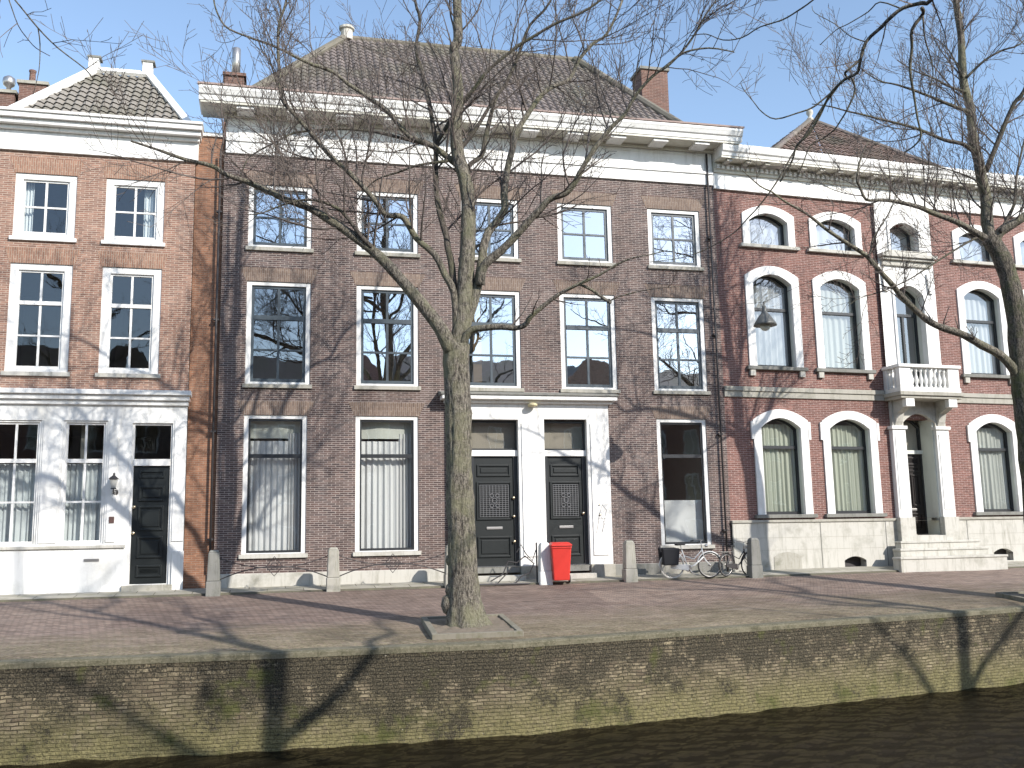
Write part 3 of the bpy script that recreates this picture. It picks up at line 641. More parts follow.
# portal: white surround with two doors and a canopy
mb = MB(); wall_holes(mb, 6.12, 10.78, .35, 4.85, -.14, .32, [(6.74, 8.11, .35, 4.40), (8.86, 10.12, .35, 4.42)])
mb.box(6.12, 6.3, -.14, .0, .35, 4.85); mb.box(10.6, 10.78, -.138, .0, .35, 4.85)
mb.box(8.2, 8.76, -.17, -.142, .6, 4.3); mb.box(10.22, 10.66, -.17, -.142, .6, 4.3); mb.box(6.2, 6.66, -.17, -.142, .6, 4.3)
po = mb.build('portal', WHITE, CHO)
for x0_, x1_ in ((6.08, 6.74), (8.11, 8.86), (10.12, 10.82)): MB().box(x0_, x1_, -.20, .3, -.5, .348).build('plinth_block', STONE, po, bevel=.015)
mb = MB(); mb.box(6.02, 10.88, -.26, 0, 4.852, 4.93); mb.box(5.92, 10.98, -.42, 0, 4.933, 5.05); mb.build('canopy', WHITE, po, bevel=.012)
MB().prism_x([(0, 5.053), (-.46, 5.053), (-.46, 5.10), (0, 5.20)], 5.88, 11.02).build('canopy_roof', STONE_D, po)
MB().lathe(8.5, -.30, [(.02, 0), (.13, .01), (.14, .06), (.08, .1)], 14, 'z', 4.75).build('canopy_lamp', paint('lamp_glass_yellowish', (.6, .52, .3), amt=.2), po, smooth=True)
for (a, b, kx, tag_) in ((6.74, 8.11, .93, 0), (8.86, 10.12, .93, 1)):
    MB().box(a, b, .32, .36, 3.56, 4.5).build('transom_back', ROOMM, po); m = MB(); ring(m, a, b, 3.55, 4.40, .05, .07, .05, .05, .14); fo = m.build('transom_frame', BLACK_S, po)
    MB().box(a, b, -.02, .16, 3.38, 3.548).build('transom_bar', WHITE, po, bevel=.01)
    MB().add([(a+.05, .1, 3.58), (b-.05, .1, 3.58), (b-.05, .1, 4.35), (a+.05, .1, 4.35)], [(0, 1, 2, 3)]).build('glass', GL_G, fo)
    m = MB(); ring(m, a, b, .35, 3.378, .12, .02, .02, .02, .16); m.build('door_frame', BLACK_S, po)
    panel_door(po, a+.12, b-.12, .36, 3.36, .06, DOOR_D, [(.08, .92, .82, .93), (.06, .94, .42, .77), (.08, .92, .08, .27)], knob=[(kx+.05, .45), (kx+.05, .62), (kx+.05, .22)] if tag_ == 0 else [(kx+.05, .47)],
               slot=(.3, .7, .345), grille=(.14, .86, .45, .74))
    MB().box(a-.001, b+.001, -.12, .16, .18, .345).build('threshold', STONE_D, po); MB().box(a-.05, b+.05, -.5, -.202, -.5, .12).build('doorstep', STONE_L, po, bevel=.012)
for z in (2.0, 1.72): MB().lathe(10.42, -.19, [(.02, 0), (.025, -.015), (.0, -.02)], 8, 'y', z).build('doorbell', BRASS, po)
m = MB(); m.tube([(10.30, -.175, 1.2), (10.42, -.175, 1.75), (10.55, -.175, 1.45), (10.46, -.175, 1.2), (10.62, -.175, 1.85), (10.5, -.175, 2.0), (10.36, -.175, 1.6), (10.6, -.175, 1.62)], .004, 4); m.build('graffiti_scribble', IRON, po)
room(CHO, .3, CW-.3, .2, (4.75, 8.6, 12.6), parts=(2.9, 5.8, 8.75, 11.6))
# wood shutter leaf seen behind the third first-floor window
MB().box(6.95, 7.2, .35, .39, 5.45, 7.95).build('inner_shutter', WOOD, CHO)
# roof
mb = MB(); zt, zb_ = 17.8, 13.3
tiled_face(mb, (.25, .1, zb_), (14.2, .1, zb_), (11.6, 4.5, zt), (3.55, 4.5, zt), tw=.23, th=.30, amp=.028, step=.022, sub=5)
tiled_face(mb, (.25, 9.0, zb_), (.25, .1, zb_), (3.55, 4.5, zt), (3.55, 4.7, zt), tw=.23, th=.30, amp=.028, step=.022, sub=5)
tiled_face(mb, (14.2, .1, zb_), (14.2, 9.0, zb_), (11.6, 4.7, zt), (11.6, 4.5, zt), tw=.23, th=.30, amp=.028, step=.022, sub=5)
mb.add([(.25, 9.0, zb_), (14.2, 9.0, zb_), (11.6, 4.7, zt), (3.55, 4.7, zt)], [(0, 1, 2, 3)])
mb.build('roof', TILE_B, CHO)
mb = MB()
for p, q in (((.25, .1, 13.33), (3.55, 4.5, 17.85)), ((14.2, .1, 13.33), (11.6, 4.5, 17.85)), ((3.5, 4.6, 17.85), (11.65, 4.6, 17.85))): mb.tube([p, q], .13, 8)
mb.build('ridge_tiles', tile_mat('lichened_ridge', (.20, .18, .14), (.13, .115, .095)), CHO)
MB().lathe(3.6, 4.5, [(.2, 0), (.2, .35), (.26, .37), (.26, .45), (.1, .5)], 12, 'z', 17.75).build('ridge_vent', STONE_L, CHO)
c = chimney(CHO, 13.72, 14.7, 3.6, 4.5, 13, 17.25, BR_CH, STONE_D)
c = chimney(CHO, -.22, .36, 3.0, 3.6, 12, 15.42, BR_CH, BR_CH); MB().lathe(.1, 3.3, [(.13, 0), (.13, .95), (.1, .97)], 14, 'z', 15.52).build('chimney_pipe', METAL, c, smooth=True)
# drainpipes
for x, lab, y_, z1 in ((-.1, 'thin black drainpipe between orange brick strip and centre house', -.05, 11.7), (14.27, 'thin dark drainpipe at the right end of the centre house', -.1, 12.7)):
    dp = empty('drainpipe', CO+Matrix.Rotation(aC, 3, 'Z')@Vector((x, y_, 0)), aC, label=lab, cat='drainpipe')
    MB().tube([(0, 0, -.1), (0, 0, z1)], .03, 8).build('pipe', IRON, dp, smooth=True)
    m = MB()
    for z in (1.2, 4, 7, 10): m.box(-.07, .07, -.02, .1, z, z+.05)
    m.build('pipe_bracket', IRON, dp)

# ================================================================== RIGHT HOUSE
RHO = empty('brick_house', RO, aR, label='red brick house with white arched window surrounds and stone balcony over the door', cat='house')
RW = 13.75
cols = [(1.85, .68), (4.28, .72), (9.78, .72), (12.3, .7)]
mb = MB(); holes = []
spec = []
for cx_, hw in cols:
    spec.append((cx_-hw, cx_+hw, 9.95, 10.72, .26, 't')); spec.append((cx_-hw, cx_+hw, 6.12, 8.72, .30, 'm')); spec.append((cx_-hw, cx_+hw, 1.66, 4.25, .30, 'g'))
for a, b, c, zs, rs, k in spec: holes.append((a-.04, b+.04, c, zs+rs*.99))
dcx = 6.80
holes += [(dcx-.6, dcx+.6, .97, 4.60), (dcx-.62, dcx+.62, 5.55, 8.9), (dcx-.62, dcx+.62, 10.05, 11.0)]
wall_holes(mb, 0, RW, 1.5, 11.62, 0, .3, [(a, b, max(c, 1.5), d) for a, b, c, d in holes])
mb.box(0, .28, .3, 9, 1.5, 13); mb.box(RW-.28, RW, .3, 9, -.4, 13); mb.box(.28, RW-.28, 8.7, 9, -.4, 13); mb.build('wall', BR_R, RHO)
mb = MB(); vents = [(1.33, 2.26, -.1, .42), (3.75, 4.52, -.1, .30), (9.3, 10.05, .12, .42)]
wall_holes(mb, 0, RW, -.4, 1.42, -.06, .34, [(dcx-.6, dcx+.6, .97, 1.5), (3.75, 4.52, -.1, .42), (9.3, 10.05, .12, .55)]); pl = mb.build('plinth', STONE_L, RHO)
mb = MB(); mb.box(0, dcx-.6, -.10, .2, 1.422, 1.50); mb.box(dcx+.6, RW, -.10, .2, 1.422, 1.50); mb.build('plinth_moulding', STONE, RHO, bevel=.01)
for x in (.02, 2.98, 5.3, 8.35, 11.0): MB().box(x-.014, x+.014, -.066, -.0605, -.4, 1.41).build('plinth_joint', STONE_D, pl)
for z in (.62, .98):
    for u0, u1 in ((.1, 5.2), (8.4, RW-.1)): MB().box(u0, u1, -.063, -.0602, z-.005, z+.005).build('plinth_joint', STONE, pl)
for (a, b, c, d) in vents[1:]:
    MB().box(a, b, .22, .26, c, d+.14).build('cellar_vent', IRON, RHO)
    MB().strip([(a-.02, d-.1)]+arch_pts(a-.02, b+.02, d+.13, .0, 8)+[(b+.02, d-.1)], [(a, d-.1)]+arch_pts(a, b, d-.04, .12, 8)+[(b, d-.1)], -.062, .1).build('vent_arch', STONE_L, RHO)
MB().prism_y([(1.33, .02)]+arch_pts(1.33, 2.26, .42, .14, 8)+[(2.26, .02)], -.072, -.061).build('blocked_vent', STONE, RHO)
for i, (a, b, c, zs, rs, k) in enumerate(spec):
    tr_ = {'t': None, 'm': lerp(c, zs+rs, .63), 'g': lerp(c, zs+rs, .70)}[k]
    cu = {'t': [(0, 1, c, zs+.1, CURT_W, 4)], 'm': [(0, 1, c, zs-.0, CURT_G if 2 < i < 6 else CURT, 7)], 'g': [(0, 1, c, zs+.15, CURT_G if i < 6 else CURT, 9)]}[k]
    arched_window(RHO, a, b, c, zs, rs, {'t': GL_RT, 'm': GL_RM, 'g': GL_R}[k], transom=tr_, curt=cu, seed=i, surround=.26 if k != 't' else .24, head=(k == 'g'))
    w_ = .36
    MB().box(a-w_, b+w_, -.12, .3, c-.11, c-.003).build('sill', STONE_D if k != 't' else STONE_L, RHO, bevel=.01)
    if k == 'm':
        for xx in (a-.27, b+.09): MB().box(xx, xx+.18, -.09, -.002, c-.3, c-.112).build('sill_bracket', STONE_L, RHO, bevel=.01)
mb = MB(); mb.box(0, dcx-1.15, -.05, .0, 5.16, 5.34); mb.box(0, dcx-1.15, -.09, .0, 5.342, 5.48); mb.box(dcx+1.2, RW, -.05, .0, 5.16, 5.34); mb.box(dcx+1.2, RW, -.09, .0, 5.342, 5.48); mb.build('string_course', STONE, RHO, bevel=.01)
# entablature
mb = MB(); mb.box(0, RW, -.05, .3, 11.62, 12.14); mb.box(0, RW, -.09, -.052, 11.62, 11.72); mb.build('frieze', WHITE, RHO, bevel=.006)
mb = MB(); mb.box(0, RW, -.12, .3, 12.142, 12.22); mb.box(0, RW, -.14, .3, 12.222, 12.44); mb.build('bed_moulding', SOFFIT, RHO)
mb = MB()
for i in range(int(RW/.17)): mb.box(.06+i*.17, .06+i*.17+.09, -.21, -.142, 12.24, 12.36)
mb.build('dentils', WHITE, RHO)
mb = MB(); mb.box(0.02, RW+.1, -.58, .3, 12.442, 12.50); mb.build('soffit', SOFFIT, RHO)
for i in range(21): MB().box(.25+i*.66, .42+i*.66, -.52, -.142, 12.36, 12.44).build('cornice_bracket', STONE_L, RHO, bevel=.01)
mb = MB(); mb.prism_x([(.3, 12.502), (-.6, 12.502), (-.62, 12.6), (-.67, 12.64), (-.70, 12.76), (-.70, 12.86), (.3, 12.92)], .02, RW+.2); mb.build('cornice', WHITE, RHO, bevel=.01)
MB().box(.3, RW, .3, 9, 12.93, 13.0).build('flat_roof', STONE_D, RHO)
# centre bay
bx0, bx1 = dcx-1.06, dcx+1.06
mb = MB(); wall_holes(mb, bx0, bx1, 5.5, 11.62, -.12, .13, [(dcx-.62, dcx+.62, 5.55, 8.95), (dcx-.62, dcx+.62, 10.05, 11.05)])
bay = mb.build('bay_surround', WHITE, RHO)
for (zc, zs, rs, tr_, gm) in ((5.6, 8.62, .30, 8.02, glassmat('window_glass_balcony', .25)), (10.05, 10.76, .26, None, GL_RT)):
    inner = [(dcx-.55, zc)]+arch_pts(dcx-.55, dcx+.55, zs, rs)+[(dcx+.55, zc)]; zz = zs+rs+.07
    outer = [(dcx-.63, zc)]+[(lerp(dcx-.63, dcx+.63, i/14), zz) for i in range(15)]+[(dcx+.63, zc)]
    fr = MB().strip(outer, inner, -.165, .07).build('window_surround', WHITE, RHO)
    MB().strip([(p[0]*1.0+(-.04 if p[0] < dcx else .04), p[1]+.03) for p in inner], inner, .072, .42).build('reveal', REVEAL, fr)
    i2 = [(dcx-.48, zc+.07)]+arch_pts(dcx-.48, dcx+.48, zs-.03, rs*.95)+[(dcx+.48, zc+.07)]
    sa = MB().strip(inner, i2, .24, .31); sa.box(dcx-.55, dcx+.55, .238, .312, zc, zc+.09)
    if tr_: sa.box(dcx-.48, dcx+.48, .22, .3, tr_-.045, tr_+.045); sa.box(dcx-.04, dcx+.04, .235, .305, zc+.09, tr_-.046)
    sa.build('sash', BLACK_S, fr); gp = [(p[0], .28, p[1]) for p in inner]; MB().add(gp, [tuple(range(len(gp)))]).build('glass', gm, fr)
    curtain_mb(dcx-.55, dcx-.1 if tr_ else dcx+.55, zc, zs, .42, 4).build('curtain', CURT_W, fr, smooth=True)
mb = MB(); mb.box(bx0+.06, bx1-.06, -.3, -.12, 9.72, 9.80); mb.box(bx0, bx1, -.38, -.12, 9.803, 9.92); mb.box(bx0+.1, bx1-.1, -.2, -.12, 9.55, 9.718); mb.box(dcx-.75, dcx+.75, -.28, .3, 9.923, 10.045); mb.build('bay_moulding', STONE_L, RHO, bevel=.012)
for sx in (-1, 1): MB().prism_y([(dcx+sx*.86-.09, 8.7), (dcx+sx*.86+.09, 8.7), (dcx+sx*.86+.12, 9.35), (dcx+sx*.86-.12, 9.35)], -.2, -.121).build('console', WHITE, RHO)
# balcony
bal = MB(); bal.box(dcx-1.2, dcx+1.2, -.86, .0, 5.24, 5.36); bal.box(dcx-1.14, dcx+1.14, -.8, .0, 5.15, 5.238); balo = bal.build('balcony', STONE, RHO, bevel=.015)
mb = MB(); mb.box(dcx-1.14, dcx+1.14, -.80, .0, 5.363, 5.50)
for x in (-1.12, .70): mb.box(dcx+x, dcx+x+.42, -.78, -.60, 5.502, 6.12)
for x in (-1.12, .94): mb.box(dcx+x, dcx+x+.18, -.18, .0, 5.502, 6.12)
mb.build('balcony_base', WHITE, balo, bevel=.008)
MB().add([], []) ; mb = MB(); mb.box(dcx-1.17, dcx+1.17, -.84, -.56, 6.123, 6.22); mb.box(dcx-1.17, dcx-.90, -.56, .0, 6.123, 6.218); mb.box(dcx+.90, dcx+1.17, -.56, .0, 6.123, 6.218); mb.build('balcony_rail', WHITE, balo, bevel=.01)
prof = [(.05, 0), (.05, .05), (.03, .08), (.06, .18), (.065, .25), (.03, .40), (.028, .48), (.05, .52), (.05, .62)]
for i in range(8): MB().lathe(dcx-.61+i*.174, -.69, prof, 10, 'z', 5.502).build('baluster', WHITE, balo, smooth=True)
for sx in (-1.03, 1.03):
    for i in range(2): MB().lathe(dcx+sx, -.28-i*.18, prof, 10, 'z', 5.502).build('baluster', WHITE, balo, smooth=True)
for sx in (-1, 1):
    x = dcx+sx*.80
    MB().prism_x([(0, 4.3), (-.12, 4.32), (-.22, 4.5), (-.3, 4.75), (-.55, 4.86), (-.72, 4.98), (-.74, 5.148), (0, 5.148)], x-.13, x+.13).build('balcony_console', STONE_L, balo, bevel=.01)
    MB().box(x-.16, x+.16, -.78, -.60, 4.9, 5.147).build('console_block', WHITE, balo, bevel=.01)
mb = MB(); inner = [(dcx-.6, 4.1)]+arch_pts(dcx-.6, dcx+.6, 4.48, .28)+[(dcx+.6, 4.1)]; outer = [(dcx-1.0, 4.1)]+[(lerp(dcx-1.0, dcx+1.0, i/14), 5.145) for i in range(15)]+[(dcx+1.0, 4.1)]
mb.strip(outer, inner, -.13, .1); mb.build('door_arch', STONE_L, RHO)
for sx in (-1, 1):
    x = dcx+sx*.82; m = MB(); m.box(x-.24, x+.24, -.18, .0, 1.52, 4.25); m.box(x-.17, x+.17, -.2, -.182, 1.75, 4.1); p_ = m.build('pilaster', WHITE, RHO, bevel=.008)
    MB().box(x-.29, x+.29, -.23, .0, 4.253, 4.36).build('pilaster_capital', WHITE, p_, bevel=.012); MB().box(x-.28, x+.28, -.26, -.0, -.4, 1.518).build('pilaster_base', STONE_L, p_, bevel=.012)
m = MB(); m.box(dcx-.6, dcx-.54, -.05, .66, .97, 4.6); m.box(dcx+.54, dcx+.6, -.05, .66, .97, 4.6); m.build('door_reveal', REVEAL, RHO)
inner = [(dcx-.54, .98)]+arch_pts(dcx-.54, dcx+.54, 4.42, .26)+[(dcx+.54, .98)]; i2 = [(dcx-.48, .98)]+arch_pts(dcx-.48, dcx+.48, 4.38, .24)+[(dcx+.48, .98)]
m = MB(); m.strip(inner, i2, .52, .62); fo = m.build('door_frame', BLACK_S, RHO); gp = [(p[0], .58, p[1]) for p in inner[1:-1]]+[(dcx+.54, .58, 3.66), (dcx-.54, .58, 3.66)]
MB().add(gp, [tuple(range(len(gp)))]).build('glass', GL_G, fo); MB().box(dcx-.54, dcx+.54, .46, .62, 3.54, 3.66).build('transom_bar', REVEAL, RHO)
MB().box(dcx-.54, dcx+.54, .63, 1.4, 3.4, 4.9).build('transom_back', ROOMM, RHO)
panel_door(RHO, dcx-.48, dcx+.48, 1.0, 3.54, .54, DOOR_B, [(.1, .9, .86, .96), (.1, .9, .78, .85), (.12, .45, .35, .74), (.55, .88, .35, .74), (.1, .9, .05, .26)], knob=[(.1, .45)], slot=(.3, .7, .305))
room(RHO, .3, RW-.3, 1.0, (5.0, 9.4, 12.0), parts=(3.0, 5.5, 8.2, 11.0))
# steps
st = MB(); st.box(5.3, 8.3, -.50, -.06, -.3, .97).v
stp = empty('stone_steps', RO+Matrix.Rotation(aR, 3, 'Z')@Vector((6.8, -.5, 0)), aR, label='pale stone steps with three treads below the balcony door', cat='steps')
for (a, b, y0, y1, z0, z1) in ((-1.35, 1.55, -.02, .24, -.4, .80), (-1.65, 1.55, -.36, -.022, -.4, .58), (-1.95, 1.9, -.72, -.362, -.4, .34)):
    MB().box(a, b, y0, y1, z0, z1-.07).build('riser', STONE_L, stp); MB().box(a-.03, b+.03, y0-.03, y1, z1-.068, z1).build('tread', STONE_L, stp, bevel=.012)
MB().box(-.62, .62, .25, .9, -.3, .96).build('threshold', STONE_L, stp)
# roof
mb = MB(); ap = (6.2, 3.6, 16.1)
tiled_face(mb, (2.2, .4, 13.0), (10.2, .4, 13.0), (6.25, 3.6, 16.1), (6.15, 3.6, 16.1), tw=.26, th=.34, amp=.03, step=.035, sub=5)
tiled_face(mb, (2.2, 7, 13.0), (2.2, .4, 13.0), (6.15, 3.55, 16.1), (6.15, 3.65, 16.1), tw=.26, th=.34, amp=.03, step=.035, sub=4)
tiled_face(mb, (10.2, .4, 13.0), (10.2, 7, 13.0), (6.25, 3.65, 16.1), (6.25, 3.55, 16.1), tw=.26, th=.34, amp=.03, step=.035, sub=4)
mb.add([(2.2, 7, 13), (10.2, 7, 13), ap], [(0, 1, 2)]); mb.build('roof', tile_mat('warm_brown_pantiles', (.26, .17, .13), (.14, .10, .085)), RHO)
mb = MB(); mb.tube([(2.2, .4, 13.03), ap], .1, 8); mb.tube([(10.2, .4, 13.03), ap], .1, 8); mb.build('ridge_tiles', TILE_B, RHO)
MB().lathe(6.2, 3.6, [(.16, 0), (.12, .1), (.06, .18), (.13, .3), (.12, .4), (.03, .5)], 10, 'z', 16.05).build('finial', STONE_L, RHO, smooth=True)

# ------------------------------------------------------------------ pavement strip along the fronts
def loc2w(O, a, x, y, z=0): return O+Matrix.Rotation(a, 3, 'Z')@Vector((x, y, z))
PV = []
for (O, a, x) in [(CO, aL, -14+.5*i) for i in range(28)]+[(CO, aC, .25+.5*i) for i in range(28)]+[(RO, aR, .4+.5*i) for i in range(40)]:
    r = []
    for y in (.02, -.35, -.72, -1.08): p = loc2w(O, a, x, y); r.append((p.x, p.y, ground_z(p.x, p.y)+.05, x+(14.5 if O is RO else 0), y))
    p = loc2w(O, a, x, -1.10); r.append((p.x, p.y, ground_z(p.x, p.y)-.12, x, -1.1)); PV.append(r)
def flag_mat():
    m, t, b, o = newmat('flagstones'); tc = N(t, 'ShaderNodeTexCoord'); uv = tc.outputs['UV']
    k = N(t, 'ShaderNodeTexBrick'); t.links.new(uv, k.inputs['Vector'])
    for n_, v in (('Scale', 1), ('Brick Width', .9), ('Row Height', .54), ('Mortar Size', .012)): k.inputs[n_].default_value = v
    k.inputs['Color1'].default_value = (.42, .39, .33, 1); k.inputs['Color2'].default_value = (.31, .29, .24, 1); k.inputs['Mortar'].default_value = (.1, .09, .07, 1)
    n1 = noise(t, uv, 2, 6, .7); n2 = noise(t, uv, 18, 4)
    c = mix(t, ramp(t, n1, [(.42, 0), (.7, .7)]), k.outputs['Color'], (.20, .19, .12)); t.links.new(c, b.inputs['Base Color']); b.inputs['Roughness'].default_value = .9; bump(t, b, n2, .5, .01); return m
tag(sheet(PV, 'pavement', flag_mat()), kind='structure')

# ------------------------------------------------------------------ stone posts and railings
def gpt(x, y, O=CO, a=aC): p = loc2w(O, a, x, y); p.z = ground_z(p.x, p.y); return p
posts = {}
plabels = {'b1': 'grey stone post nearest the orange brick strip, holding the left end of the iron railing', 'b2': 'pale stone post between the two curtained ground-floor windows',
           'b3': 'stone post standing just behind the left side of the tree trunk', 'b4': 'white painted square post touching the red wheelie bin',
           'b5': 'tapered stone post right of the twin doors, beside a dark cellar opening', 'b6': 'dark mossy stone post with the second bicycle leaning on it'}
for nm, px, py, D in (('b1', 213, 597, 25.1), ('b2', 333, 592, 25.8), ('b3', 451, 588, 26.5), ('b4', 545, 583.5, 27.1), ('b5', 630, 580, 27.6), ('b6', 755, 575, 28.5)):
    p = at(px, py, D); p.z = ground_z(p.x, p.y); posts[nm] = p
    e = empty('stone_post', p, aC, label=plabels[nm], cat='post', group='stone posts along the pavement')
    mat = {'b4': WHITE2, 'b6': STONE_D, 'b1': STONE_D}.get(nm, STONE)
    m = MB(); m.frustum(0, 0, -.1, .34, .175, .175, .17, .17); m.build('post_base', mat, e, bevel=.02)
    m = MB(); m.frustum(0, 0, .342, 1.03, .155, .155, .13, .13); m.frustum(0, 0, 1.03, 1.10, .13, .13, .085, .085); m.build('post_shaft', mat, e, bevel=.02)
def sag(p, q, z0, zm, n=14):   # bow between two posts, end height z0, middle height zm
    return [Vector((lerp(p.x, q.x, i/n), lerp(p.y, q.y, i/n), lerp(p.z, q.z, i/n)+z0+(zm-z0)*(1-(2*i/n-1)**2))) for i in range(n+1)]
for (a, b, lab) in (('b1', 'b2', 'thin wrought iron railing with crossing bows before the leftmost curtained window'), ('b2', 'b3', 'thin wrought iron railing with crossing bows ending at the tree')):
    p, q = posts[a], posts[b]; e = empty('iron_railing', (p+q)/2, 0, label=lab, cat='railing', group='iron railings between stone posts'); o_ = (p+q)/2
    rel = lambda L: [v-o_ for v in L]
    MB().tube(rel(sag(p, q, .95, .62)), .013, 6).build('hanging_bow', IRON, e); MB().tube(rel(sag(p, q, .30, .66)), .016, 6).build('rising_bow', IRON, e)
    m = MB(); c = (p+q)/2-o_+Vector((0, 0, .66)); dx = (q-p).normalized()
    dia = [c+dx*s*.2+Vector((0, 0, t*.24)) for s, t in ((-1, 0), (0, 1), (1, 0), (0, -1), (-1, 0))]; m.tube(dia, .012, 5)
    m.tube([c+dx*.09*math.cos(k*math.pi/6)+Vector((0, 0, .09*math.sin(k*math.pi/6))) for k in range(13)], .01, 5); m.build('diamond', IRON, e)
# bent iron fence fragment between tree and white post
p = posts['b4']; e = empty('iron_fence_piece', p+Vector((-.4, -.03, 0)), aC, label='twisted piece of wrought iron fence beside the white post before the left dark door', cat='railing')
m = MB(); m.tube([(-1.1, -.15, .12), (-.75, -.1, .30), (-.6, -.05, .62), (-.35, 0, .58), (-.12, 0, .75), (.12, 0, .55), (.0, 0, .30), (-.25, -.05, .22), (-.42, -.1, .05)], .018, 6)
m.tube([(-.35, 0, .85), (-.22, 0, 1.05), (-.1, 0, .82), (.08, 0, .62), (.18, 0, .9)], .014, 6); m.tube([(.2, 0, 0), (.2, 0, 1.1)], .022, 6); m.tube([(-.95, -.12, .02), (-.55, -.08, .40)], .016, 6); m.build('bent_bar', IRON, e)
m = MB(); m.tube([(-1.6, -.3, .05), (-.2, -.12, .03), (.2, 0, .02)], .03, 6); m.build('ground_shadow_bar', IRON, e)  # dark bar laid on the paving as the ironwork's shadow, not a rail

# ------------------------------------------------------------------ wheelie bin
p = at(561, 580, 27.0); p.z = ground_z(p.x, p.y)+.045
wb = empty('wheelie_bin', p, aC-R(9), label='bright red plastic wheelie bin before the right dark door', cat='bin'); wb.scale = (.93, .93, 1)
m = MB(); m.frustum(0, 0, .07, .95, .22, .24, .28, .33); m.box(-.29, .29, -.345, .345, .90, .955); m.build('bin_body', RED, wb, bevel=.02)
m = MB(); m.add([(-.30, -.37, .96), (.30, -.37, .96), (.30, .36, .96), (-.30, .36, .96), (-.30, -.37, 1.0), (.30, -.37, 1.0), (.30, .36, 1.03), (-.30, .36, 1.03), (-.24, -.2, 1.06), (.24, -.2, 1.06), (.24, .3, 1.07), (-.24, .3, 1.07)],
               [(3, 2, 1, 0), (0, 1, 5, 4), (1, 2, 6, 5), (2, 3, 7, 6), (3, 0, 4, 7), (4, 5, 9, 8), (5, 6, 10, 9), (6, 7, 11, 10), (7, 4, 8, 11), (8, 9, 10, 11)]); m.build('bin_lid', RED, wb, bevel=.015)
m = MB(); m.tube([(-.24, .40, .98), (.24, .40, .98)], .016, 8); m.build('handle', RED, wb)
for sx in (-.27, .27): MB().lathe(sx-.025, .2, [(.03, 0), (.1, .0), (.1, .05), (.03, .05)], 16, 'x', .1).build('wheel', RUBBER, wb, smooth=False)

